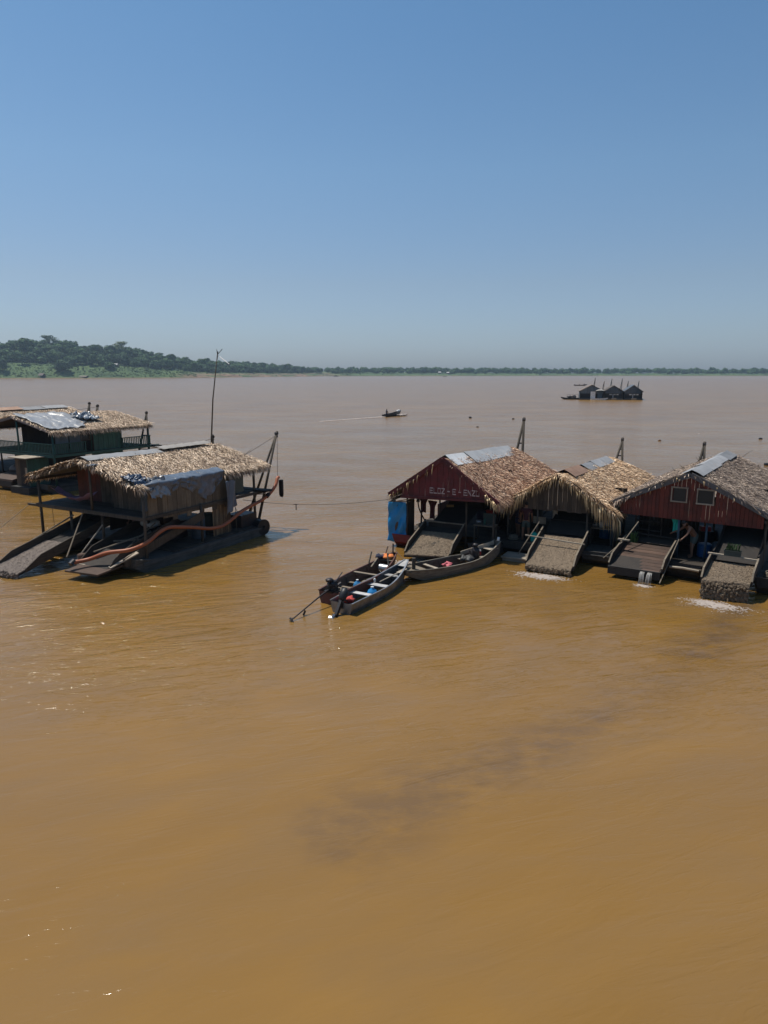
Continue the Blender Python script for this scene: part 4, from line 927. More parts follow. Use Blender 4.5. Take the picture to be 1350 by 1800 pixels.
# reed screen and clutter on the lower deck
r = random.Random(5); mb = MB()
for i in range(150):
    y = 4.1 + 1.15 * i / 150; mb.tube([(6.25 + r.uniform(-.02, .02), y, .42), (6.25 + r.uniform(-.02, .02), y + r.uniform(-.02, .02), 1.98 + r.uniform(-.1, .05))], .011, 4)
tag(h.part(mb, 'reed_screen', M_REED), kind='stuff')
pontoon(h, 5.3, 6.75, -.6, 7.15, .42, M_GHULL, bow=1.3); pontoon(h, .1, 1.4, -.3, 7.2, .42, M_HULL, bow=1.0); pontoon(h, 2.8, 4.2, .2, 7.6, .40, M_HULL, bow=1.0)
deck(h, .2, 6.6, 1.4, 7.5, .47, M_DECK, .35, r=random.Random(32))
h.part(MB().tube([(6.3, 7.0, .38), (6.75, 6.9, .38)], .33, 16).tube([(6.25, 7.02, .38), (6.31, 7.0, .38)], .38, 16).tube([(6.74, 6.9, .38), (6.8, 6.89, .38)], .38, 16).tube([(6.8, 6.89, .38), (6.92, 6.87, .38)], .08, 8), 'winch_drum', M_BLACK)
h.part(MB().box(5.4, 6.3, 5.9, 7.0, .47, 1.05), 'engine_box', M_STEEL)
h.part(MB().box(4.6, 5.2, 2.2, 3.6, .47, 1.2).box(4.7, 5.1, 2.4, 2.9, 1.2, 1.5).tube([(4.9, 3.3, 1.2), (4.9, 3.3, 1.75)], .06, 8), 'engine', M_STEEL)
h.part(MB().tube([(5.15, 2.9, .95), (5.25, 2.9, .95)], .42, 20), 'flywheel', M_STEEL)
# left sluice reaching out over the water
s1_ = sluice(h, 1.75, 3.2, -3.1, .22, 1.2, 1.35, M_GRAVG, seed=11, lip=.2, gy=.55, skew=-.25, rail=False, board=.26)
h.part(MB().bar((.9, -.55, .55), (1.75, -.6, .72), .28, .04), 'stub_board', M_PALEW, parent=s1_)
h.part(MB().add([(1.8, 1.2, 1.33), (3.15, 1.2, 1.33), (3.15, 4.2, 1.8), (1.8, 4.2, 1.8)], [(0, 1, 2, 3)]).box(1.7, 1.74, 1.2, 4.2, 1.0, 1.95).box(3.2, 3.24, 1.2, 4.2, 1.0, 1.95), 'feed_box', M_DARK, parent=s1_)
# right sluice, ends in a low splash tray
s2_ = sluice(h, 4.55, 6.15, -1.55, .42, 1.9, 1.35, M_GRAVG, seed=12, gravel=False, rail=False, board=.3)
h.part(MB().add([(4.75, -2.2, .34), (6.3, -2.0, .34), (6.35, -.6, .46), (4.6, -.6, .46), (4.75, -2.2, .28), (6.3, -2.0, .28), (6.35, -.6, .40), (4.6, -.6, .40)], [(0, 1, 2, 3), (7, 6, 5, 4), (0, 4, 5, 1), (1, 5, 6, 2), (2, 6, 7, 3), (3, 7, 4, 0)]), 'splash_tray', M_SLUDGE, parent=s2_)
h.part(MB().bar((6.42, -.9, .5), (6.5, 3.3, 1.62), .05, .34), 'side_plank', M_PALED if 'M_PALED' in globals() else M_PLANKZ, parent=s2_)
h.part(MB().bar((6.15, -1.35, .42), (6.55, -.35, .82), .28, .04), 'side_plank', M_PALEW, parent=s2_)
h.part(MB().bar((4.0, -1.15, .36), (4.95, -1.25, .38), .5, .05), 'landing_board', M_PALEW, parent=s2_)
h.part(MB().bar((4.9, -1.0, .78), (6.0, .9, 1.3), .06, .05).bar((4.7, .1, .95), (5.9, .6, 1.05), .05, .05), 'tray_frame', M_RAIL, parent=s2_)
h.part(MB().tube([(3.0, .1, 1.9), (3.55, -1.2, .45)], .028, 6), 'prop_pole', M_RAIL); h.part(MB().tube([(3.95, -.9, .5), (4.15, .1, 1.55)], .03, 6), 'prop_pole', M_PALEW)
h.part(MB().tube([(1.35, -1.4, .75), (2.3, .2, 1.75)], .03, 6), 'prop_pole', M_RAIL)
h.part(MB().tube([(5.5, .1, .8), (5.9, 1.2, 1.6)], .022, 6), 'prop_pole', M_RAIL)
drum(h, 4.25, -1.05, .4, .16, .22, M_SLUDGE, 'short brown block on the landing board by the hose end', 'stump', 'stump')
# derrick at the stern
derrick(h, (4.7, 8.0, .0), (5.95, 7.45, .2), (6.04, 9.05, 4.58), .06, 3, M_POST)
tag(rope('stay_rope', 'stay rope from the tall derrick top down to the thatch', [frame(h.r) @ Vector((6.0, 9.0, 4.45)), frame(h.r) @ Vector((5.2, 7.4, 3.55))], .012, M_STEEL, 'ropes on the two-storey house'))
rope('hanging_rope', 'thin rope dropping from the derrick top to the hose', [frame(h.r) @ Vector((6.05, 9.08, 4.5)), frame(h.r) @ Vector((6.65, 8.25, 2.6))], .01, M_STEEL, 'ropes on the two-storey house')
rope('hanging_rope', 'rope hanging from the porch beam end to the water', [frame(h.r) @ Vector((-.5, .15, 1.95)), frame(h.r) @ Vector((.35, -2.6, .9)), frame(h.r) @ Vector((.1, -3.5, .05))], .014, M_ROPE, 'ropes on the two-storey house')
rope('hanging_rope', 'thin cord hanging straight under the porch beside the front post', [frame(h.r) @ Vector((1.1, .1, 2.0)), frame(h.r) @ Vector((1.15, .1, .8))], .01, M_ROPE, 'ropes on the two-storey house')
rope('hanging_rope', 'slack cord looping behind the reed screen under the rear deck', [frame(h.r) @ Vector((6.1, 5.5, 1.95)), frame(h.r) @ Vector((6.2, 5.8, 1.2)), frame(h.r) @ Vector((6.3, 6.4, .95)), frame(h.r) @ Vector((6.3, 6.9, 1.4)), frame(h.r) @ Vector((6.2, 7.1, 1.95))], .012, M_ROPE, 'ropes on the two-storey house')
rope('hanging_rope', 'cord hanging down from the rear deck edge', [frame(h.r) @ Vector((6.35, 5.45, 1.95)), frame(h.r) @ Vector((6.35, 5.5, .5))], .014, M_ROPE, 'ropes on the two-storey house')
# the orange suction hose
hp = [(4.98, -2.05, .62), (5.25, -1.5, .66), (5.9, -1.2, .92), (6.6, -.75, 1.02), (6.72, 0, 1.16), (6.72, .6, 1.42), (6.72, 1.1, 1.52), (6.72, 1.8, 1.40), (6.72, 2.6, 1.22), (6.72, 3.4, 1.02), (6.72, 4.1, .98), (6.72, 4.7, 1.12), (6.72, 5.4, 1.38), (6.7, 6.1, 1.52), (6.7, 6.9, 1.66), (6.7, 7.6, 1.92), (6.72, 8.0, 2.25), (6.66, 8.2, 2.52), (6.64, 8.33, 2.55)]
def smooth(pts, k=5):
    P = [Vector(p) for p in pts]; out = []
    for i in range(len(P) - 1):
        a, b, c, d = P[max(i - 1, 0)], P[i], P[i + 1], P[min(i + 2, len(P) - 1)]
        for j in range(k):
            t = j / k; out.append(.5 * ((2 * b) + (c - a) * t + (2 * a - 5 * b + 4 * c - d) * t * t + (3 * b - a - 3 * c + d) * t ** 3))
    return out + [P[-1]]
hs_ = thing('suction_hose', 'long orange suction hose sagging along the two-storey house from tray to stern', 'hose'); at_house(h, hs_)
MB().tube(smooth(hp), .075, 14).build('hose', M_ORANGE, hs_, True)
for q in ((6.72, 7.35, 1.82), (4.98, -2.02, .62)): MB().tube([Vector(q) - Vector((0, .09, .05)), Vector(q) + Vector((0, .09, .06))], .1, 12).build('clamp', M_STEEL, hs_)
r = random.Random(3); mb = MB()
for _ in range(70):
    a = r.uniform(0, 6.28); k = r.uniform(.02, .11); p = Vector((6.72 + k * math.cos(a), 8.42 + k * math.sin(a), 2.42)); mb.tube([p, p + Vector((0, 0, -r.uniform(.5, .85)))], .018, 4)
t = mb.build('rope_bundle', M_BLACK); tag(at_house(h, t), 'bundle of black rope ends hanging under the hose tip', 'rope bundle')
# mooring line to the maroon-gabled house
A = frame(h.r) @ Vector((6.2, 6.2, 1.75)); B = frame(H1.r) @ Vector((.05, .3, 2.15)); 
rope('mooring_line', 'long mooring line strung over the water to the maroon-gabled house', [A, B], .012, M_STEEL, None, .25)
q = A.lerp(B, .36) + Vector((0, 0, -.23)); tag(MB().tube([q, q + Vector((0, 0, -.26))], .022, 6).bar(q - Vector((.12, 0, 0)), q + Vector((.12, 0, 0)), .03, .03).build('hook', M_STEEL), 'small iron hook hanging from the mooring line', 'hook')
# antenna mast
t = thing('antenna_mast', 'tall thin antenna mast rising above the far ridge of the two-storey house', 'antenna mast', (0, 0, 0)); at_house(h, t)
MB().tube([(2.85, 7.9, 1.0), (2.87, 7.9, 4.2), (3.05, 7.95, 6.2), (3.44, 8.0, 8.38)], [.045, .04, .032, .02], 8).build('pole', M_POST, t, True)
MB().tube([(3.46, 8.0, 8.33), (4.24, 7.9, 7.9)], .018, 6).build('white_rod', M_WHITE, t)
MB().tube([(3.38, 8, 8.05), (3.48, 8, 8.5)], .025, 6).tube([(3.44, 8, 8.35), (3.68, 8.1, 8.62)], .014, 6).tube([(3.44, 8, 8.35), (3.32, 8.1, 8.6)], .014, 6).build('antenna_head', M_STEEL, t)
d_ = derrick(h, (2.3, 8.0, 2.0), (2.9, 8.0, 2.0), (2.82, 8.05, 4.35), .06, 1)
rope('stay_rope', 'short stay rope beside the antenna mast foot', [frame(h.r) @ Vector((2.75, 8, 4.25)), frame(h.r) @ Vector((1.9, 7.4, 3.95))], .012, M_STEEL, 'ropes on the two-storey house')
# tarpaulin thrown over the eave
def tp(u, v):
    y = .30 + 4.4 * u; w0 = .04 + .12 * abs(noise.noise(Vector((u * 4, 3, 1)))); k = min(v * 4, 1.0); x = h.W - .26 - w0 + (w0 + .38) * k; over = max(0, v - .22) / .78
    drop = .30 + .34 * math.sin(u * 6.1 + .1) ** 2 * (1 if u > .45 else .6) + .2 * (u > .42) * math.sin((u - .42) * 5.2) + .1 * noise.noise(Vector((u * 7, 0, 9)))
    z = h.roof(min(x, h.W), y, .13) - .06 * k * k - over * max(.25, drop * 1.25) + .05 * noise.noise(Vector((u * 11, v * 3, 2))) 
    x += .13 * noise.noise(Vector((u * 15, v * 3.5, 7))) * (.3 + v) - .12 * over
    return (x, y + .12 * noise.noise(Vector((u * 5, v * 6, 1))), z)
cloth(h, tp, 80, 26, 'silver_tarp', M_TARPS, 'silver-blue tarp drooping over the long thatched eave', 'tarp', thick=(.008, 0, .004))
def tp2(u, v): return (6.66 + .05 * math.sin(u * 9 + v * 4), 4.55 + .62 * u + .06 * v, 2.86 - 1.5 * v * (1 - .25 * u) + .03 * math.sin(u * 12))
cloth(h, tp2, 14, 24, 'silver_tarp', M_TARPS, 'loose end of the silver-blue tarp hanging down before the reed screen', 'tarp', thick=(.008, 0, 0))
def crumple(cx, cy, sx, sy, zf, seed, amp=.16):
    def f(u, v):
        a = noise.noise(Vector((u * 5, v * 5, seed))); b = noise.noise(Vector((u * 13, v * 11, seed + 3)))
        x, y = cx + (u - .5) * sx + .1 * b, cy + (v - .5) * sy + .1 * a; return (x, y, zf(x, y) + .12 + amp * .4 + amp * a + amp * .6 * b)
    return f
def over_eave(x, y): return h.roof(min(x, 6.36), y) if x < 6.3 else h.roof(6.36, y) - (x - 6.3) * 1.9
cloth(h, crumple(6.0, .3, .8, .75, over_eave, 1, .13), 26, 20, 'crumpled_plastic', M_TARPD, 'crumpled navy and white plastic bunched on the front roof corner', 'plastic sheet')
cloth(h, crumple(6.38, .95, .5, .95, over_eave, 9, .13), 20, 24, 'crumpled_plastic', M_TARPG, 'pale crumpled plastic spilling over the front roof corner', 'plastic sheet')
cloth(h, crumple(3.95, -.02, .42, .25, lambda x, y: 3.78, 5, .12), 14, 12, 'crumpled_plastic', M_TARPS, 'scrap of pale plastic caught under the porch peak', 'plastic sheet')
def tq(u, v): return (6.4 + .02 * math.sin(v * 6), .1 + .32 * u, 3.05 - .75 * v + .04 * math.sin(u * 6))
cloth(h, tq, 8, 14, 'blue_rag', M_BLUEP, 'blue rag hanging below the crumpled plastic at the porch corner', 'cloth', thick=(.008, 0, 0))
shirt(h, 4.35, 1.4, 3.3, .6, M_DKCLOTH, 'dark shirt on a line across the upper porch', rz=.2); shirt(h, 4.85, 1.4, 3.25, .5, M_GREYB, 'grey shirt on the porch line next to the dark one'); shirt(h, 5.75, .9, 3.05, .7, M_DKCLOTH, 'navy trousers hanging by the outer porch post')
def hm(u, v): return (.75 + 2.5 * u, .35 + .35 * v + .1 * math.sin(u * 3.14), 2.62 - .38 * math.sin(u * 3.14) + .28 * abs(v - .5) + .02 * math.sin(u * 30))
cloth(h, hm, 30, 8, 'hammock', M_PINK, 'faded pink hammock slung low across the upper porch', 'hammock', thick=(0, 0, .012))
person('person in a dark red shirt standing in the shade under the porch', stand(1.62, 1, .3, .2), RAD, M_MAROON, M_DKCLOTH, (4.0, 1.9, .47), R(20), h)
drum(h, 5.85, 3.6, .47, .3, .85, M_BLUEP, 'tall blue-grey drum beside the reed screen'); drum(h, 5.6, 4.5, .47, .28, .9, M_GREYB, 'dull drum behind the reed screen')
o = MB().blob((0, 0, 0), .5, .3, .16, .4, 12, 6).build('sack', M_OFFW, None, True, (5.2, 1.6, 1.42)); tag(at_house(h, o), 'pale sack lying at the head of the tray chute', 'sack')
o = MB().blob((0, 0, 0), .3, .2, .1, .5, 10, 6).build('sack', M_OFFW, None, True, (4.3, .9, 1.05)); tag(at_house(h, o), 'small white bundle in the shade between the chutes', 'sack')

# ================================================================== GREEN HOUSE BEHIND
h = House('floating_house', 'green two-storey floating house with a picket balcony behind the larger thatched one', -27.576, 46.641, -30.2, 7.9, 7.8, 3.86, 4.72, 4.69, 'two-storey dredging houseboats'); HG = h
thatch(h, M_ST4, 11000, .0, 7.9, seed=6, fringe=1.2, gf=.1)
rake(h, -.02, paint('grey_rake', (.17, .16, .17), .7), .16, .06, .02, .05)
ZG = 2.42
def tg(u, v):
    y = .0 + (3.0 + .7 * math.sin(v * 4) + .5 * noise.noise(Vector((v * 5, 1, 1)))) * u; x = h.W / 2 + .1 + (h.W / 2 - .15) * v
    return (x, y, h.roof(x, y, .17) + .10 * noise.noise(Vector((u * 6, v * 4, 0))) + .05 * noise.noise(Vector((u * 17, v * 11, 3))) * (1 + u))
cloth(h, tg, 40, 24, 'grey_tarp', M_TARPG, 'grey plastic sheet spread over the front of the green house roof', 'tarp', thick=(0, 0, .01))
cloth(h, crumple(6.0, 4.0, 1.5, 1.4, lambda x, y: h.roof(x, y) + .1, 4, .24), 26, 22, 'grey_tarp', M_TARPS, 'crumpled end of the plastic sheet halfway along the green house roof', 'tarp')
h.part(MB().bar((-.1, .0, ZG - .1), (8.0, .0, ZG - .1), .1, .18), 'deck_beam', M_TEAL); h.part(MB().bar((7.95, .0, ZG - .1), (7.95, 8.4, ZG - .1), .1, .16), 'deck_beam', M_TEAL)
h.part(MB().box(7.0, 8.4, 7.7, 8.3, ZG - .16, ZG - .06), 'platform_board', M_DARK)
deck(h, .0, 7.9, .06, 7.7, ZG, M_DECK, .5, r=random.Random(41))
def railing(h, p, q, z, hgt, step, mat, open_=.45, name='balustrade'):
    p, q = Vector(p), Vector(q); n = max(2, int((q - p).length / step)); base = h.part(MB().bar(p + Vector((0, 0, hgt)), q + Vector((0, 0, hgt)), .06, .05).bar(p + Vector((0, 0, .06)), q + Vector((0, 0, .06)), .05, .05), name, mat)
    me = None
    for i in range(n):
        c = p.lerp(q, (i + .5) / n); d = (q - p).normalized() * step * open_ / 2
        if me is None:
            mb = MB(); mb.bar(Vector((0, 0, .085)), Vector((0, 0, hgt - .03)), step * open_, .025, up=(q - p).cross(Vector((0, 0, 1)))); me = mb.mesh('slat', mat)
        o = bpy.data.objects.new('slat', me); COL.objects.link(o); o.parent = base; o.location = c
    return base
railing(h, (2.0, .0, ZG), (7.92, .0, ZG), ZG, .66, .15, M_TEAL, .42)
railing(h, (-.05, .0, ZG), (2.0, .0, ZG), ZG, .66, .15, M_TEAL, .42)
railing(h, (7.95, .05, ZG), (7.95, 2.4, ZG), ZG, .66, .15, M_TEAL, .45); railing(h, (7.95, 5.2, ZG), (7.95, 7.7, ZG), ZG, .66, .14, M_TEAL, .5)
for x, y, z0, z1 in ((7.9, .05, .3, 3.7), (4.3, .05, ZG, 4.4), (7.85, 7.6, .3, 3.7), (.1, .05, .3, 3.8), (4.3, .3, .3, ZG), (1.8, .3, .3, ZG), (7.8, 4, .3, ZG)): post(h, x, y, z0, z1, .06, M_TEAL if z1 > 3 or x > 7 else M_DARK)
for x in (.1, 7.8): h.part(MB().bar((x, .0, 3.74), (x, 7.8, 3.74), .08, .12), 'eave_beam', M_POST)
for i in range(2): h.part(MB().box(7.8, 7.83, .3 + 1.0 * i, 1.2 + 1.0 * i, ZG + .05, 3.66), 'side_panel', M_BLUEP)
f = h.part(MB().bar((7.82, 2.15, ZG + .75), (7.82, 2.75, ZG + .75), .06, .06).bar((7.82, 2.15, 3.55), (7.82, 2.75, 3.55), .06, .06).bar((7.82, 2.12, ZG + .7), (7.82, 2.12, 3.58), .06, .06, up=(0, 1, 0)).bar((7.82, 2.78, ZG + .7), (7.82, 2.78, 3.58), .06, .06, up=(0, 1, 0)), 'window', M_PLANKZ)
h.part(MB().box(7.78, 7.79, 2.1, 2.8, ZG + .72, 3.58), 'pane', M_GLASS, parent=f)
for i in range(13): h.part(MB().box(7.82 + (i % 2) * .01, 7.85 + (i % 2) * .01, 2.85 + .19 * i, 3.03 + .19 * i, ZG - .35, 3.7), 'side_board', M_GREEN)
for i in range(26): h.part(MB().box(.2 + .3 * i, .49 + .3 * i, 2.9, 2.93, ZG, h.roof(min(.35 + .3 * i, 7.8), 2.9, -.2)), 'wall_board', M_DARK)
for i in range(10): h.part(MB().box(5.0 + .28 * i, 5.27 + .28 * i, 5.3, 5.33, ZG, 3.8), 'wall_board', M_DARK)
pontoon(h, 6.3, 8.0, -.6, 7.8, .45, M_HULL); pontoon(h, .2, 1.8, -.4, 7.8, .45, M_HULL); pontoon(h, 3.3, 4.8, -1.0, 7.8, .45, M_HULL)
deck(h, .2, 7.9, .3, 7.6, .5, M_DECK, .6, r=random.Random(42))
for i in range(26): h.part(MB().box(.2 + .3 * i, .49 + .3 * i, 2.2, 2.23, .5, 2.3), 'wall_board', M_DARK)
h.part(MB().add([(2.4, -1.0, .75), (4.9, -1.0, .75), (4.9, .6, 1.05), (2.4, .6, 1.05), (2.4, -1.0, .6), (4.9, -1.0, .6), (4.9, .6, .9), (2.4, .6, .9)], [(0, 1, 2, 3), (7, 6, 5, 4), (0, 4, 5, 1), (1, 5, 6, 2), (2, 6, 7, 3), (3, 7, 4, 0)]), 'sluice', M_SLUDGE)
derrick(h, (1.0, 8.2, 3.0), (1.5, 8.2, 3.0), (1.35, 8.5, 4.98), .08, 1); derrick(h, (5.7, 8.1, .5), (7.0, 8.3, .5), (6.65, 8.6, 4.6), .07, 3)
rope('stay_rope', 'stay rope slanting from the middle derrick behind the green house ridge', [frame(h.r) @ Vector((1.3, 8.45, 4.9)), frame(h.r) @ Vector((-.5, 7.6, 4.6))], .015, M_STEEL, 'ropes behind the green house')
# outhouse on the front corner
t = thing('outhouse', 'small green outhouse with a pale flat roof below the picket balcony', 'outhouse', (5.45, -1.0, .45)); at_house(h, t)
for i in range(8): MB().box(.16 * i, .16 * i + .15, -.02, .0, 0, 1.75).build('front_board', M_PLANKZ if i < 3 else M_DARK, t)
for i in range(7): MB().box(1.3, 1.33, .2 * i, .2 * i + .19, 0, 1.72).build('side_board', M_GREEN, t)
for i in range(3): MB().box(1.0 + .11 * i, 1.1 + .11 * i, -.045, -.022, .7 if i < 2 else .2, 1.2 if i < 2 else 1.7).build('door_board', M_PALEW if i < 2 else M_GREEN, t)
MB().box(-.05, 1.3, 1.36, 1.4, 0, 1.72).build('back_board', M_DARK, t); MB().box(-.2, 1.6, -.35, 1.55, 1.8, 1.85).build('roof', M_PALEW, t)
MB().box(-.3, 1.6, -.3, 1.5, -.45, -.02).build('float', M_HULL, t)
o = MB().blob((0, 0, 0), .9, .5, .5, .2, 12, 7).build('covered_heap', M_SLUDGE, None, True, (2.6, 1.0, .95)); tag(at_house(h, o), 'dark brown covered heap on the lower deck of the green house', 'heap')
# another roof moored behind it
c = frame(HG.r) @ Vector((-8.6, 1.0, 0))
h = House('floating_house', 'thatched floating house mostly hidden behind the green one, tin along its ridge', c.x, c.y, -30.2, 7.6, 9.2, 3.8, 4.68, 4.68, 'two-storey dredging houseboats'); HB = h
thatch(h, M_ST4, 7000, 0, 9.2, seed=8)
ridge_sheets(h, 1.0, 8.8, .5, .9, 4, [M_TIN, M_TINR, M_TIN, M_TIN], random.Random(33), lift=.16)
gable(h, .1, 2.4, M_PLANKZ, .2, 7.4, .35); pontoon(h, .2, 2.0, -.3, 9, .45, M_HULL); pontoon(h, 5.4, 7.2, -.3, 9, .45, M_HULL); deck(h, .2, 7.4, .2, 9, .5, M_DECK, .6)
for i in range(24): h.part(MB().box(.2 + .3 * i, .49 + .3 * i, .2, .23, .5, 2.4), 'wall_board', M_DARK)
for x, y in ((.2, .1), (7.4, .1), (.2, 9), (7.4, 9)): post(h, x, y, .3, 3.7, .06)
derrick(h, (5.7, 9.4, 3.0), (6.2, 9.4, 3.0), (6.05, 9.7, 5.0), .08, 1)

# ================================================================== BOATS
class Boat:
    """hull frame: x from stern to bow, y across, z up, waterline 0"""
    def __init__(s, name, label, A, B, L, beam, group, mat, inner, stern=.8, bowrise=.35, sternrise=.0, fb=.38, bowf=.12, cat='boat', keel=-.12, sharp=2.2, ribs=5, thick=.03):
        d = Vector((B[0] - A[0], B[1] - A[1])); s.L = L or d.length; s.beam = beam
        s.r = thing(name, label, cat, (A[0], A[1], 0), math.atan2(d.y, d.x), group)
        L = s.L
        s.hb = lambda t: beam / 2 * min(stern + (1 - stern) * min(1, t / .4), 1 if t < .45 else max(bowf, 1 - (1 - bowf) * ((t - .45) / .55) ** sharp))
        s.g = lambda t: fb + bowrise * max(0, (t - .45) / .55) ** 2 + sternrise * max(0, (.35 - t) / .35) ** 2
        s.k = lambda t: keel + (bowrise + fb - keel) * .72 * max(0, (t - .7) / .3) ** 2 + (sternrise + .1) * max(0, (.25 - t) / .25) ** 2 * .8
        V = (-1, -.93, -.72, 0, .72, .93, 1)
        def sec(t, v, th):
            b, g, k = s.hb(t) - th, s.g(t), s.k(t) + th; a = abs(v); sg = 1 if v > 0 else -1
            if a == 1: return (t * L, sg * b, g)
            if a > .9: return (t * L, sg * b * .94, k + (g - k) * .5)
            if a > .5: return (t * L, sg * b * .78, k + .02)
            return (t * L, 0, k)
        n = 22; mb = MB(); vs = [sec(i / n, v, 0) for i in range(n + 1) for v in V]; vi = [sec(.01 + .985 * i / n, v, thick) for i in range(n + 1) for v in V]; m = len(V)
        fs = [(i * m + j, (i + 1) * m + j, (i + 1) * m + j + 1, i * m + j + 1) for i in range(n) for j in range(m - 1)]
        mb.add(vs, [f[::-1] for f in fs] + [tuple(range(m)), tuple(n * m + j for j in range(m - 1, -1, -1))])
        o = len(vs); mb.add(vi, fs, 1); mb.add([], [])
        for i in range(n):
            for j in (0, m - 1): mb.f.append((i * m + j, (i + 1) * m + j, o + (i + 1) * m + j, o + i * m + j)); mb.mi.append(0)
        s.hull = mb.build('hull', [mat, inner], s.r); s.mat = mat; s.inner = inner
        for sg in (-1, 1):
            mb = MB()
            for i in range(n): mb.bar(Vector((i / n * L, sg * (s.hb(i / n) + .008), s.g(i / n) + .012)), Vector(((i + 1) / n * L, sg * (s.hb((i + 1) / n) + .008), s.g((i + 1) / n) + .012)), .05, .03)
            mb.build('gunwale', mat, s.r)
        for i in range(ribs):
            t = .12 + .7 * i / max(1, ribs - 1); b = s.hb(t) - thick - .012; k = s.k(t) + thick + .015; mb = MB()
            P = [Vector((t * L, -b, s.g(t) - .04)), Vector((t * L, -b * .93, k + .16)), Vector((t * L, -b * .76, k)), Vector((t * L, b * .76, k)), Vector((t * L, b * .93, k + .16)), Vector((t * L, b, s.g(t) - .04))]
            for p, q in zip(P, P[1:]): mb.bar(p, q, .04, .025, up=(1, 0, 0))
            mb.build('rib', inner, s.r)
    def seat(s, t, w_=.2, mat=None, dz=-.08, name='seat'):
        b = s.hb(t) - .035; x = t * s.L; z = s.g(t) + dz
        return MB().box(x - w_ / 2, x + w_ / 2, -b, b, z - .025, z).build(name, mat or M_ALU, s.r)
def world(b, p): return b.r.matrix_basis @ Vector(p) if False else Matrix.Translation(b.r.location) @ Matrix.Rotation(b.r.rotation_euler.z, 4, 'Z') @ Vector(p)
def in_boat(b, o): o.matrix_world = Matrix.Translation(b.r.location) @ Matrix.Rotation(b.r.rotation_euler.z, 4, 'Z') @ o.matrix_basis; return o
M_SEATW = paint('scuffed_white_seat', (.42, .41, .39), .6, 0, (.22, .21, .2), .7, 5)
GB = 'canoes tied together before the maroon-gabled house'
# aluminium canoe with an outboard
b = Boat('canoe', 'dull aluminium canoe with an outboard motor, outermost of the tied canoes', (-1.36, 20.62), (.84, 24.43), 4.4, .98, GB, M_ALU, M_ALUD, .82, .34, fb=.36, ribs=4, sharp=1.7); C1 = b
for t, w_, dz in ((.06, .5, -.14), (.29, .22, -.06), (.53, .26, -.06), (.76, .22, -.08)): b.seat(t, w_, M_SEATW if t > .2 else M_ALU, dz)
MB().add([(3.98, -.17, .575), (3.98, .17, .575), (4.42, .06, .715), (4.42, -.06, .715)], [(0, 1, 2, 3)]).add([(3.98, -.17, .55), (3.98, .17, .55), (4.42, .06, .69), (4.42, -.06, .69)], [(3, 2, 1, 0)]).build('bow_deck', M_SEATW, b.r)
def outboard(b, y=0, tilt=55):
    m = MB().box(-.04, .03, -.09, .09, .18, .44).build('outboard_motor', M_STEEL, b.r); m.location = (0, y, 0)
    q = R(tilt); c, s_ = math.cos(q), math.sin(q)
    def T(x, z): return Vector((x * c - z * s_ if 0 else x * c + z * s_, 0, .42 - x * s_ * 1 + z * c)) if 0 else Vector((-.05 + z * s_ * .9 - x * c, 0, .42 + z * c + x * s_ * -1))
    up = Vector((math.sin(q), 0, math.cos(q))); dn = -up; bk = Vector((-math.cos(q), 0, math.sin(q)))
    p0 = Vector((-.03, 0, .36))
    mb = MB(); mb.tube([p0 + up * .08, p0 + up * .14, p0 + up * .34, p0 + up * .46, p0 + up * .50], [.07, .125, .135, .11, .05], 12); mb.build('cowling', M_BLACK, m, True)
    mb = MB(); mb.bar(p0 + up * .1, p0 + dn * .55, .09, .12); mb.bar(p0 + dn * .42 + bk * .02, p0 + dn * .44 + bk * .14, .16, .02); mb.build('leg', M_STEEL, m)
    mb = MB(); e = p0 + dn * .56; mb.tube([e - bk * .12, e - bk * .04, e + bk * .12, e + bk * .16], [.01, .05, .05, .03], 10); mb.bar(e, e + dn * .14, .02, .10); mb.build('gearcase', M_ALU, m, True)
    mb = MB()
    for i in range(3):
        a = 2 * math.pi * i / 3; r1 = Vector((0, math.cos(a), 0)) + up * math.sin(a); r2 = Vector((0, -math.sin(a), 0)) + up * math.cos(a); c0 = e + bk * .19
        mb.add([c0 - r2 * .02, c0 + r1 * .11 - r2 * .05 + bk * .02, c0 + r1 * .13 + r2 * .03, c0 + r1 * .03 + r2 * .04 - bk * .02], [(0, 1, 2, 3), (3, 2, 1, 0)])
    mb.build('propeller', M_ALU, m); MB().tube([p0 + up * .2 - bk * .1, p0 + up * .16 - bk * .52], .022, 8).build('tiller', M_BLACK, m); return m
outboard(b, 0, 38)
def jacket(b, x, y, z, mat, label, cat='life jacket', s_=1, name='life_jacket', seed=1, fl=.35):
    mb = MB().blob((0, -.11 * s_, 0), .2 * s_, .12 * s_, .09 * s_ * (fl / .35), .9, 12, 7, seed).blob((.03, .12 * s_, .01), .21 * s_, .11 * s_, .08 * s_, .9, 12, 7, seed + 2).blob((-.16 * s_, 0, .03), .1 * s_, .16 * s_, .07 * s_, .9, 10, 6, seed + 5)
    o = mb.build(name, mat, None, True, (x, y, z), .4); return tag(in_boat(b, o), label, cat)
jacket(b, .52, .12, .30, paint('faded_red_cloth', (.55, .07, .055), .8), 'red folded life jacket on the stern of the aluminium canoe')
def ball(b, x, y, z, label, mat, r_=.17, name='jug'):
    t = thing(name, label, 'container', (x, y, z)); in_boat(b, t)
    MB().lathe((0, 0, 0), [(0, r_ * .7), (.02, r_ * .9), (r_ * .8, r_), (r_ * 1.5, r_ * .75), (r_ * 1.8, r_ * .3), (r_ * 2.0, r_ * .28)], 16).build('body', mat, t, True)
    MB().lathe((0, 0, r_ * 2.0), [(0, r_ * .3), (.03, r_ * .3)], 12).build('cap', M_WHITE, t); return t
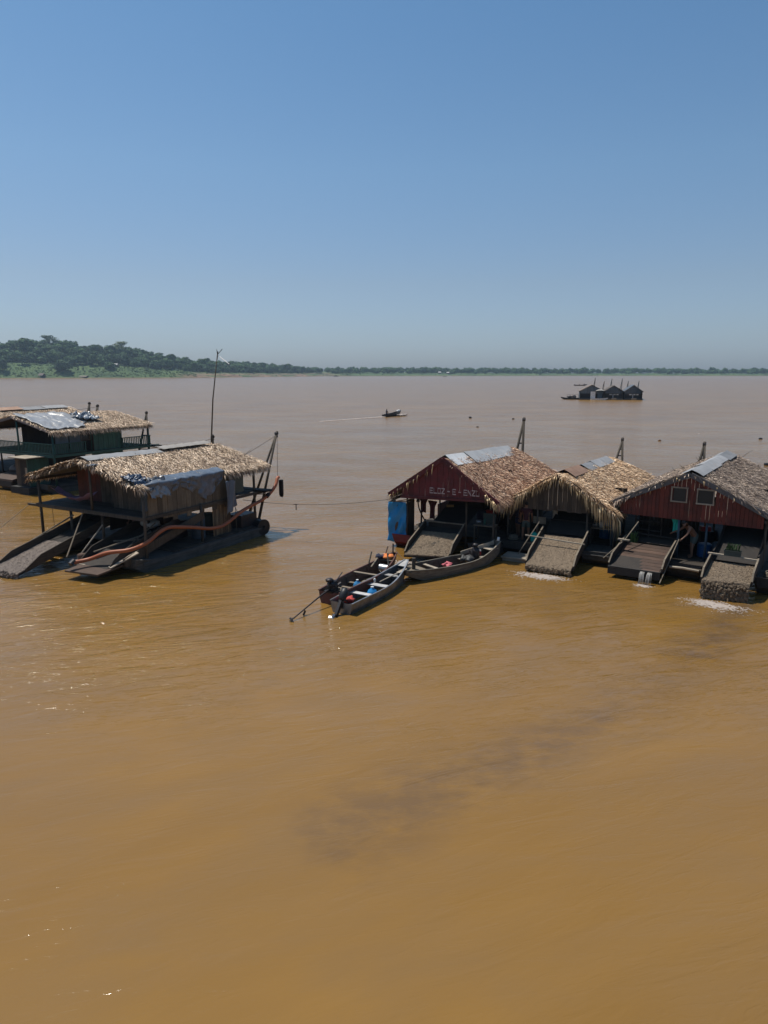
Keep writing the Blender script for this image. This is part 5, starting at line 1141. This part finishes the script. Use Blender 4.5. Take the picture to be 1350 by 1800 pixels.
ball(b, 1.72, -.12, .02, 'blue round plastic jug between the seats of the aluminium canoe', M_BLUEC if 'M_BLUEC' in globals() else paint('sky_blue_plastic', (.03, .30, .68), .4), .19)
o = MB().tube([(2.5, .05, .36), (3.5, -.2, .50)], .02, 6).bar((3.4, -.18, .49), (3.85, -.26, .54), .14, .02).build('paddle', M_PALEW); tag(in_boat(b, o), 'wooden paddle resting across the white seats of the aluminium canoe', 'paddle')
o = MB().lathe((0, 0, 0), [(0, .04), (.12, .045), (.15, .02)], 10).build('bottle', M_WHITE, None, True, (2.5, .25, .31)); tag(in_boat(b, o), 'small white bottle on the middle seat of the aluminium canoe', 'bottle')
# brown wooden canoe with long-tail motor
b = Boat('canoe', 'brown wooden canoe with a long-tail motor, lying inside the aluminium one', (-1.82, 21.5), (.2, 25.2), 4.7, 1.08, GB, paint('maroon_brown_hull', (.10, .032, .026), .7, 0, (.06, .035, .025), .8, 2), wood('brown_canoe_inside', (.07, .042, .028), (.17, .105, .07), axis='x'), .72, .25, fb=.42, ribs=6, sharp=1.8); C2 = b
for t, w_, dz in ((.12, .35, -.05), (.30, .12, -.25), (.42, .12, -.25), (.52, .14, .0), (.86, .16, -.02)): b.seat(t, w_, M_RAIL, dz)
for i in range(9): MB().box(.5 + .3 * i, .74 + .3 * i, -.3, .3, .0, .02).build('floor_board', M_RAIL, b.r)
m = MB().box(-.05, .45, -.16, .16, .40, .46).build('long_tail_motor', M_STEEL, b.r)
MB().blob((.22, 0, .62), .2, .16, .15, .25, 12, 8).box(.05, .38, -.13, .13, .46, .60).build('engine', M_BLACK, m)
MB().blob((.1, .03, .80), .14, .13, .07, .2, 12, 7).build('fuel_tank', M_STEEL, m, True); MB().tube([(.36, -.1, .55), (.5, -.16, .62)], .05, 8).build('exhaust', M_STEEL, m)
MB().tube([(.0, 0, .5), (-.6, .06, .36), (-1.62, .12, .11), (-1.9, .13, .05)], [.035, .025, .02, .02], 8).bar((-1.2, .1, .14), (-1.32, .1, .02), .01, .1).build('propeller_shaft', M_STEEL, m)
MB().bar((-1.9, .07, -.01), (-1.9, .19, .11), .03, .06).bar((-1.9, .07, .11), (-1.9, .19, -.01), .03, .06).tube([(-1.88, .13, .05), (-1.95, .13, .04)], .025, 8).build('propeller', M_ALU, m)
MB().tube([(.4, 0, .65), (1.0, .1, .82)], .018, 6).build('tiller', M_BLACK, m)
for x, y0_, y1_ in ((3.35, .42, .35), (3.4, -.42, -.3), (4.35, .3, .2)): MB().bar((x, y0_, .45), (x + .12, y1_, .95), .045, .045).build('stanchion', M_RAIL, b.r)
MB().bar((3.0, .1, .5), (4.3, .45, .62), .05, .04).build('pole', M_RAIL, b.r)
o = MB().tube([(0, -.16, 0), (0, .16, 0)], .15, 16).tube([(0, -.17, 0), (0, -.16, 0)], .16, 16).tube([(0, .16, 0), (0, .17, 0)], .16, 16).build('metal_drum', M_ALU, None, False, (3.6, -.12, .33)); tag(in_boat(b, o), 'grey metal drum lying near the bow of the brown canoe', 'drum')
jacket(b, 4.22, .05, .60, M_ORNG2, 'orange life jacket heaped on the bow seat of the brown canoe', seed=4)
jacket(b, 4.1, .32, .60, M_DKCLOTH, 'dark blue bag beside the orange life jacket', 'bag', .8, 'bag', 6)
ball(b, 1.75, -.05, .05, 'blue and white can on the floor of the brown canoe', paint('blue_can', (.05, .25, .5), .4), .15, 'can')
MB().tube([(4.5, 0, .3), (4.57, .02, 1.05)], .03, 6).build('mooring_post', M_POST, b.r)
# long wooden canoe beside the gravel chute
b = Boat('canoe', 'long weathered wooden canoe lying across the front of the maroon-gabled house', (4.62, 26.95), (.85, 24.1), 5.0, 1.12, GB, wood('weathered_canoe', (.09, .08, .065), (.22, .195, .155), axis='x'), wood('canoe_inside', (.05, .042, .034), (.13, .105, .08), axis='x'), .28, .12, .45, fb=.36, bowf=.55, ribs=6, sharp=3); C3 = b
b.seat(.9, .75, M_RAIL, -.01, 'bow_deck'); b.seat(.2, .22, M_PALEW, -.12); b.seat(.34, .16, M_PALEW, -.1); b.seat(.7, .14, M_PALEW, -.06); b.seat(.08, .5, M_PALEW, -.06, 'stern_deck')
MB().bar((.1, -.12, .72), (1.6, -.46, .44), .03, .16).build('splash_board', M_PALEW, b.r)
MB().tube([(4.5, .1, .35), (4.5, .1, .85)], .07, 10).build('mooring_post', M_POST, b.r); MB().tube([(-.02, 0, .8), (-.06, 0, .95)], [.06, .05], 8).build('white_tip', M_WHITE, b.r, True)
MB().blob((1.35, .1, .55), .2, .15, .26, .35, 12, 8).bar((1.35, 0, .3), (1.35, 0, .6), .2, .3).build('engine', M_STEEL, b.r); MB().blob((1.38, .12, .86), .13, .12, .08, .2, 10, 6).build('fuel_tank', M_STEEL, b.r, True)
jacket(b, 2.75, .0, .26, paint('pink_red_cloth', (.5, .12, .14), .8), 'pink and red cloth heap amidships in the long wooden canoe', 'cloth', .75, 'cloth_heap', 11)
jacket(b, 1.75, .05, .35, paint('dark_tarp', (.05, .05, .05), .6), 'dark tarp heap in the long wooden canoe by its engine', 'cloth', 1.1, 'tarp_heap', 14)
t = thing('fuel_can', 'red and white fuel can in the stern of the long wooden canoe', 'fuel can', (1.05, -.15, .3)); in_boat(b, t)
MB().box(-.16, .16, -.11, .11, 0, .2).build('body', M_RED, t); MB().box(-.161, .161, -.111, .111, .2, .25).build('lid', M_WHITE, t)
rope('mooring_rope', 'rope from the brown canoe post to the long wooden canoe', [world(C2, (4.57, .02, .95)), world(C3, (4.5, .1, .6))], .012, M_ROPE, None, .15)

# ------------------------------------------------------------------ speeding boat, distant craft, floats
b = Boat('motor_canoe', 'small dark motor canoe speeding across the open river', (0, 118.6), (3.1, 123.0), 5.2, 1.1, None, M_BLACK, M_DARK, .8, .35, fb=.35, ribs=0, keel=-.1)
b.r.rotation_euler = (0, R(-3), b.r.rotation_euler.z)
person('boatman in dark clothes seated at the stern of the speeding canoe', stand(1.45, -1, .5, .5), RAD, M_DKCLOTH, M_DKCLOTH, (.45, 118.95, -.15), R(-60))
MB().blob((4.5, 0, .6), .5, .3, .25, .3, 12, 7).build('white_bow', M_WHITE, b.r, True)
r = random.Random(9); mb = MB()
for i in range(900):
    t = r.random() ** .8; x = -.2 - 9.6 * t; y = 118.4 - 10.6 * t; w_ = .2 + .6 * t; k = r.gauss(0, 1) * w_ * .4
    s_ = r.uniform(.1, .35) * (1.15 - t * .7); mb.blob((x + .3 * k, y + k, .02), s_ * 1.8, s_ * .8, .07 * (1.2 - t), .5, 6, 4, i)
for i in range(90): mb.blob((2.7 + r.gauss(0, .6), 121.6 + r.gauss(0, .4), .1 + r.random() * .15), .25, .2, .12, .5, 6, 4, i)
tag(mb.build('wake_foam', M_FOAM), 'pale wake trailing behind the speeding canoe', kind='stuff')
def person_far(x, y, z, label, mat, hgt=1.0):
    t = thing('person', label, 'person', (x, y, z), 0, None)
    MB().tube([(0, 0, 0), (0, 0, hgt * .3), (0, 0, hgt * .62), (0, 0, hgt * .74)], [.2, .17, .23, .07], 10).tube([(-.24, 0, hgt * .6), (-.28, -.1, hgt * .3), (-.2, -.3, hgt * .2)], [.07, .05, .04], 6).tube([(.24, 0, hgt * .6), (.28, -.1, hgt * .3), (.2, -.3, hgt * .2)], [.07, .05, .04], 6).build('clothes', mat, t, True)
    MB().blob((0, 0, hgt * .86), .1, .11, .13, 0, 12, 8).build('head', M_SKIN, t, True); MB().blob((0, .02, hgt * .91), .11, .115, .1, 0, 12, 7).build('hair', M_HAIR, t, True); return t
b = Boat('canoe', 'low dark canoe far off beyond the moored cluster, under the far bank', (111.0, 406), (118.5, 405), 7.5, 1.4, None, M_BLACK, M_DARK, .6, .5, .3, fb=.45, ribs=0)
person_far(116.8, 405.2, .25, 'paddler sitting in the dark canoe beyond the moored cluster', M_DKCLOTH, 1.1); person_far(114.2, 405.6, .25, 'passenger amidships in the dark canoe beyond the moored cluster', M_BLACK, .8)
Boat('river_boat', 'tiny dark boat close to the far bank below the end of the bare earth', (-98, 1360), (-89, 1362), 10, 2.6, None, M_BLACK, M_DARK, .8, .5, fb=1.0, ribs=0, keel=-.2)
t = bpy.context.scene.objects['river_boat']; MB().box(1.5, 7, -1, 1, 1.0, 1.9).build('cabin', M_DARK, t)
Boat('river_boat', 'faint small boat near the far bank about the middle of the river view', (105, 1240), (112, 1239), 7, 2.0, None, M_BLACK, M_DARK, .8, .5, fb=.7, ribs=0, keel=-.2)
M_RUSTD = paint('rusty_drum', (.16, .08, .03), .8)
FL = [(14.5, 115.7, .4, 'black', 'black float, highest of the three beside the speeding canoe'), (13.1, 96.1, .28, 'black', 'smallest black float, low in the water nearer the maroon-gabled house'), (21.2, 112.8, .33, 'black', 'black float just left of the tall derrick top'),
      (30.9, 76.6, .28, 'brown', 'brown rusty drum floating past the middle house'), (39.6, 86.1, .2, 'white', 'small white float far past the red-gabled house'), (43.3, 78.6, .32, 'black', 'black drum float near the edge of the view'), (31.6, 56.0, .35, 'black', 'dark float at the very edge of the view beside the grey thatch')]
for x, y, q, c, lab in FL:
    t = thing('float', lab, 'float', (x, y, -.05), 0, 'floats on the river')
    q *= .62; MB().lathe((0, 0, -.15), [(0, q * .8), (.03, q), (q * 1.7, q), (q * 1.75, q * .85)], 16).build('drum', {'black': M_BLACK, 'brown': M_RUSTD, 'white': M_WHITE}[c], t)
    MB().lathe((0, 0, q * 1.75 - .2), [(0, .05), (.08, .04)], 8).build('cap', M_STEEL, t)

# ------------------------------------------------------------------ far moored cluster
M_NAVY = paint('navy_boards', (.03, .055, .085), .7, 0, (.02, .03, .04), .7, 1.5)
M_GRYT = wood('grey_far_thatch', (.07, .055, .045), (.20, .16, .13), axis='n')
def far_house(label, x, y, W, L, ze, zr, wall, roofm, ang, sign=0):
    t = thing('floating_house', label, 'houseboat', (x, y, 0), R(ang), 'far moored houseboats')
    for sg in (0, 1):
        xa, xb = (W / 2, -.25) if sg == 0 else (W / 2, W + .25); mb = MB()
        mb.grid(lambda u, v: (xa + (xb - xa) * v, -.3 + (L + .6) * u, zr + (ze - .1 - zr) * v + .06 * noise.noise(Vector((u * 7, v * 5, x)))), 10, 6, thick=(0, 0, -.14)); mb.build('roof', roofm, t)
    for i in range(int(W / .45)):
        a, b_ = i * .45 + .01, (i + 1) * .45 - .01; zt = lambda q: zr - (zr - ze) * abs(q - W / 2) / (W / 2) - .16
        MB().add([(a, 0, 1.75), (b_, 0, 1.75), (b_, 0, zt(b_)), (a, 0, zt(a)), (a, .04, 1.75), (b_, .04, 1.75), (b_, .04, zt(b_)), (a, .04, zt(a))], [(0, 1, 2, 3), (7, 6, 5, 4), (0, 4, 5, 1), (1, 5, 6, 2), (2, 6, 7, 3), (3, 7, 4, 0)]).build('gable_board', wall, t)
    MB().box(0, W, .3, .36, .4, 1.75).build('front_wall', M_DARK, t); MB().box(0, .05, 0, L, .4, ze - .1).build('side_wall', wall, t); MB().box(W - .05, W, 0, L, .4, ze - .1).build('side_wall', wall, t)
    MB().box(-.1, W + .1, -.6, L, -.3, .42).build('pontoon', M_GHULL, t)
    for q in (.05, W * .5, W - .05): MB().bar((q, -.05, .4), (q, -.05, 1.8), .09, .09).build('post', M_POST, t)
    return t
t1 = far_house('far houseboat with grey thatch and pale grey walls, with a canopy on its front corner', 55.3, 195.6, 6.4, 8, 2.5, 4.2, M_BLUEP, M_GRYT, -14)
t2 = far_house('far navy-walled houseboat in the middle of the moored cluster', 62.2, 195.3, 4.9, 7, 2.5, 4.0, M_NAVY, M_GRYT, -14)
t3 = far_house('far navy-walled houseboat at the open end of the moored cluster', 67.4, 194.2, 4.8, 7, 2.4, 4.15, M_NAVY, paint('dark_tin', (.08, .09, .1), .5), -14)
def local(t, o): o.parent = None; o.matrix_world = Matrix.Translation(t.location) @ Matrix.Rotation(t.rotation_euler.z, 4, 'Z') @ o.matrix_basis; return o
for t in (t2, t3):
    for x0_, x1_ in ((1.3, 2.0), (2.2, 3.0), (3.2, 3.8)): MB().box(x0_, x1_, .28, .297, 1.3, 1.62).build('opening', M_WHITE, t)
    MB().box(2.2, 2.5, .28, .297, .55, 1.3).build('door', M_WHITE, t); MB().box(1.9, 3.2, -.9, -.5, .1, .5).build('front_step', M_PALEW, t)
for i, (q, lab) in enumerate(((0, 'pale'), (1, 'grey'))): MB().box(2.9 + 1.9 * i, 4.2 + 1.9 * i, -.35, -.3, .42, 2.3).build('wall_panel', M_WHITE if i == 0 else M_BLUEP, t1)
mb = MB(); mb.grid(lambda u, v: (4.2 + 2.4 * u, -1.4 + 1.4 * v, 2.55 + .35 * math.sin(u * 3.14) * math.sin(.4 + v * 2)), 10, 6, thick=(0, 0, -.05)); tag(local(t1, mb.build('canopy', M_OFFW)), 'pale domed canopy on the far grey houseboat corner', 'canopy')
for a in ((4.3, -1.3), (6.5, -1.3)):
    MB().bar((a[0], a[1], .3), (a[0], a[1], 2.6), .06, .06).build('canopy_post', M_POST, t1)
Boat('skiff', 'small white skiff lying before the far grey houseboat', (57.9, 193.6), (62.2, 192.9), 4.6, 1.3, 'boats at the far cluster', M_WHITE, M_OFFW, .8, .2, fb=.4, ribs=0)
Boat('skiff', 'low dark skiff at the far cluster end, pointing towards the middle of the river', (56.0, 196.5), (51.2, 197.4), 5.6, 1.2, 'boats at the far cluster', M_BLACK, M_DARK, .8, .3, fb=.4, ribs=0)
t = thing('raft', 'low cluttered raft with a rail beside the far grey houseboat', 'raft', (52.2, 197.6, 0), R(-14)); MB().box(0, 3.4, 0, 3, -.2, .45).build('deck', M_GHULL, t)
MB().bar((0, 0, 1.35), (3.2, 0, 1.35), .06, .06).bar((0.05, 0, .4), (.05, 0, 1.35), .06, .06).bar((1.6, 0, .4), (1.6, 0, 1.35), .06, .06).bar((3.2, 0, .4), (3.2, 0, 1.35), .06, .06).build('rail', M_RAIL, t)
MB().blob((1.6, 1.0, .7), 1.3, .7, .45, .6, 12, 7).build('cargo_heap', M_STEEL, t)
for i, (t, x, y, z, lab) in enumerate(((t1, 4.4, 9, 5.9, 1), (t1, 6.9, 8, 4.9, 1), (t2, 2.3, 8, 5.6, 0), (t2, 5.2, 8, 5.7, 0), (t3, 1.6, 8, 5.0, 0), (t3, 4.5, 8, 5.0, 0))):
    d = MB().tube([(x, y, z), (x + .12, y, z + .1)], .1, 6).build('derrick', M_STEEL, t)
    for s_ in (-.45, .25): MB().tube([(x + s_ - .4, y - .5, .5), (x, y, z)], [.09, .07], 6).build('pole', M_POST if lab else M_GREYB, d)
# ------------------------------------------------------------------ shed on the bank
def bank_thing(px, t, name, label, cat, fn):
    g = ground(s_at_px(px), t); o = thing(name, label, cat, (g.x, g.y, g.z - .3), R(-15)); fn(o); return o
def shed(o):
    for sg in (-1, 1): MB().grid(lambda u, v: (-4 + 8 * u, sg * 3.4 * v, 5.2 - 3.0 * v), 8, 4, thick=(0, 0, -.2)).build('roof', M_GRYT, o)
    for x in (-3.4, 3.4):
        for y in (-2.4, 2.4): MB().bar((x, y, 0), (x, y, 3), .2, .2).build('post', M_POST, o)
    MB().box(-3.3, 3.3, 2.3, 2.4, 0, 2.8).build('wall', M_DARK, o)
bank_thing(72, 5, 'shed', 'small grey thatched shed on the shore below the big spreading tree', 'shed', shed)
def hut(o):
    MB().box(-5, 5, -.1, 4, 0, 1.3).build('wall', M_DARK, o); MB().grid(lambda u, v: (-6 + 12 * u, -1 + 6 * v, 1.5 + 1.0 * math.sin(v * 3.14)), 8, 5, thick=(0, 0, -.15)).build('roof', M_PALEW, o)
bank_thing(146, 3, 'hut', 'low hut with a pale roof at the water edge on the grassy bank', 'hut', hut)
def house_far(o):
    for sg in (-1, 1): MB().grid(lambda u, v: (-3.5 + 7 * u, sg * 3 * v, 5 - 2.2 * v), 6, 3, thick=(0, 0, -.15)).build('roof', M_TIN, o)
    MB().box(-3, 3, -2.4, 2.4, 0, 3).build('wall', M_PLANKZ, o); MB().box(-.4, .4, -2.45, -2.4, 0, 2).build('door', M_DARK, o)
bank_thing(203, 48, 'hillside_house', 'pale roofed house among the trees above the grassy bank', 'house', house_far)
bank_thing(775, 40, 'hillside_house', 'first of two tiny pale houses under the far low forest', 'house', house_far); bank_thing(790, 42, 'hillside_house', 'second of two tiny pale houses under the far low forest', 'house', house_far)

# ------------------------------------------------------------------ foam and falling water at the sluices
def foam_patch(h, cx, cy, rx, ry, n, seed, label, dens=1.0):
    r = random.Random(seed); mb = MB(); n = int(n * 1.5)
    for i in range(n):
        a = r.uniform(0, 6.28); k = abs(r.gauss(0, .5)) * (1 + .5 * noise.noise(Vector((math.cos(a) * 2, math.sin(a) * 2, seed)))); x, y = cx + rx * k * math.cos(a), cy + ry * k * math.sin(a) * (1 if math.sin(a) < 0 else .6)
        if noise.noise(Vector((x * 7, y * 14, seed))) < -.2: continue
        s_ = r.uniform(.008, .032) * max(.3, 1.2 - k * .5); mb.blob((x, y, .003), s_ * r.uniform(1.2, 2.6), s_ * .8, s_ * .35, .7, 5, 4, i)
    o = mb.build('foam', M_FOAM); tag(at_house(h, o), label, kind='stuff')
foam_patch(H2, 2.6, -3.05, 1.05, .5, 2000, 1, 'foam below the gravel chute of the middle house')
foam_patch(H3, 4.5, -3.5, .95, .6, 2200, 2, 'foam below the dripping gravel chute of the red-gabled house')
foam_patch(H3, 2.0, -2.75, .35, .22, 420, 3, 'foam where two water jets hit the river')
foam_patch(H1, 1.6, -1.9, .5, .45, 700, 4, 'foam below the gravel chute of the maroon-gabled house')
foam_patch(HL, 2.0, -3.6, .8, .5, 1300, 5, 'foam below the long gravel chute of the two-storey house')
for x in (1.86, 2.12):
    r = random.Random(int(x * 100)); mb = MB()
    for i in range(16):
        a = r.uniform(-.07, .07); b_ = a * 1.5 + r.uniform(-.03, .03); mb.tube([(x + a, -2.45, .42), (x + a * 1.2, -2.56, .35), (x + b_, -2.66, 0)], [.012, .01, .005], 5)
    o = mb.build('water_jet', M_FALL, None, True); tag(at_house(H3, o), 'white water jet spilling off the board lip, ' + ('the one nearer the blue post' if x > 2 else 'the one farther from the blue post'), 'water jet')
# small sticks and twigs on the ridges
for hh, pts in ((H3, ((1.9, 6.5), (2.2, 5.8), (1.5, 6.9), (1.1, 5.5), (1.7, 4.5), (3.3, 8.0))), (HL, ((4.0, 7.0), (4.6, 6.9), (5.3, 7.4)))):
    r = random.Random(4)
    for x, y in pts:
        z = hh.roof(x, y, .05); d = Vector((r.uniform(-.5, .5), r.uniform(-.2, .2), r.uniform(.15, .5)))
        hh.part(MB().tube([(x, y, z), Vector((x, y, z)) + d * .6, Vector((x, y, z)) + d + Vector((.05, 0, .0))], [.014, .01, .005], 5), 'twig', M_POST)

# ------------------------------------------------------------------ working clutter under the roofs
def pump(h, x, y, z, lab, k=1.0, rz=0):
    t = thing('pump_engine', lab, 'engine', (x, y, z), rz); at_house(h, t)
    MB().box(-.4 * k, .4 * k, -.22 * k, .22 * k, 0, .12 * k).box(-.28 * k, .22 * k, -.17 * k, .17 * k, .12 * k, .52 * k).build('block', M_STEEL, t)
    MB().tube([(.26 * k, 0, .32 * k), (.34 * k, 0, .32 * k)], .26 * k, 18).build('flywheel', M_STEEL, t); MB().tube([(-.1 * k, 0, .5 * k), (-.1 * k, 0, .85 * k), (-.25 * k, 0, .95 * k)], .04 * k, 8).build('exhaust', M_RUSTD, t)
    MB().box(-.25 * k, .1 * k, -.12 * k, .12 * k, .53 * k, .7 * k).build('fuel_tank', M_RED if k > 1 else M_BLUEP, t)
def table(h, x, y, z, lab, items):
    t = thing('table', lab, 'table', (x, y, z)); at_house(h, t); MB().box(-.45, .45, -.28, .28, .68, .72).build('table_top', M_RAIL, t)
    for a in (-.4, .4):
        for b_ in (-.23, .23): MB().box(a - .025, a + .025, b_ - .025, b_ + .025, 0, .68).build('leg', M_POST, t)
    for i, (nm, mt, r_, hh, lb) in enumerate(items): 
        o = MB().lathe((0, 0, 0), [(0, r_ * .8), (.02, r_), (hh * .9, r_), (hh, r_ * .6)], 12).build(nm, mt, None, True, (x - .3 + .28 * i, y + .05 * (-1) ** i, z + .72)); tag(at_house(h, o), lb, 'pot' if nm == 'pot' else nm)
pump(H1, 3.4, 3.6, .5, 'large pump engine in the dark behind the chute of the maroon-gabled house', 1.2)
pump(H2, 2.9, 3.0, .46, 'pump engine under the golden thatch of the middle house', 1.0)
pump(H3, 3.0, 3.0, .48, 'pump engine between the two chutes of the red-gabled house', 1.1, .5)
pump(HL, 2.3, 5.0, .47, 'pump engine on the lower deck of the two-storey house, behind the long chute', 1.2)
table(H1, 3.9, 1.1, .5, 'small work table inside by the stern of the long wooden canoe', [('pot', M_ALU, .13, .16, 'dull pot on the table inside the maroon-gabled house'), ('bottle', M_GREEN, .05, .26, 'green bottle on the table inside the maroon-gabled house')])
table(H2, 3.95, 1.2, .46, 'small table on the open deck side of the middle house', [('pot', M_ALU, .14, .15, 'aluminium pot on the table of the middle house'), ('jug', M_OFFW, .08, .24, 'pale jug on the table of the middle house')])
for hh, x, y, lab in ((H1, .45, 2.2, 'coil of rope on the side deck of the maroon-gabled house'), (H2, .5, .1, 'coil of rope on the front deck of the middle house'), (H3, 5.75, -.8, 'coil of rope on the outer deck of the red-gabled house')):
    mb = MB()
    for i in range(4): mb.tube([(.2 * math.cos(a * .5236) * (1 - .06 * i), .2 * math.sin(a * .5236) * (1 - .06 * i), .03 + .045 * i) for a in range(13)], .024, 6, False)
    o = mb.build('rope_coil', M_RAIL, None, True, (x, y, .5)); tag(at_house(hh, o), lab, 'rope')
for hh, pts, lab in ((H1, [(.7, 1.2, 2.25), (.75, 1.25, 1.6), (.95, 1.6, .9), (.9, 2.2, .55)], 'black hose looping down inside the open bay of the maroon-gabled house'), (H3, [(2.9, 4.8, 2.2), (2.95, 4.9, 1.4), (3.2, 4.9, 1.15), (3.45, 4.9, 1.5), (3.5, 4.9, 2.2)], 'black hose looped between the back posts of the red-gabled house')):
    o = MB().tube(smooth(pts), .03, 8).build('black_hose', M_BLACK, None, True); tag(at_house(hh, o), lab, 'hose')
shirt(H3, 3.15, 5.0, 2.15, .55, M_DKCLOTH, 'dark shirt silhouetted between the back posts of the red-gabled house')
shirt(H2, .55, 1.6, 1.85, .6, M_DKCLOTH, 'dark blue garment hanging behind the palm strands of the middle house')
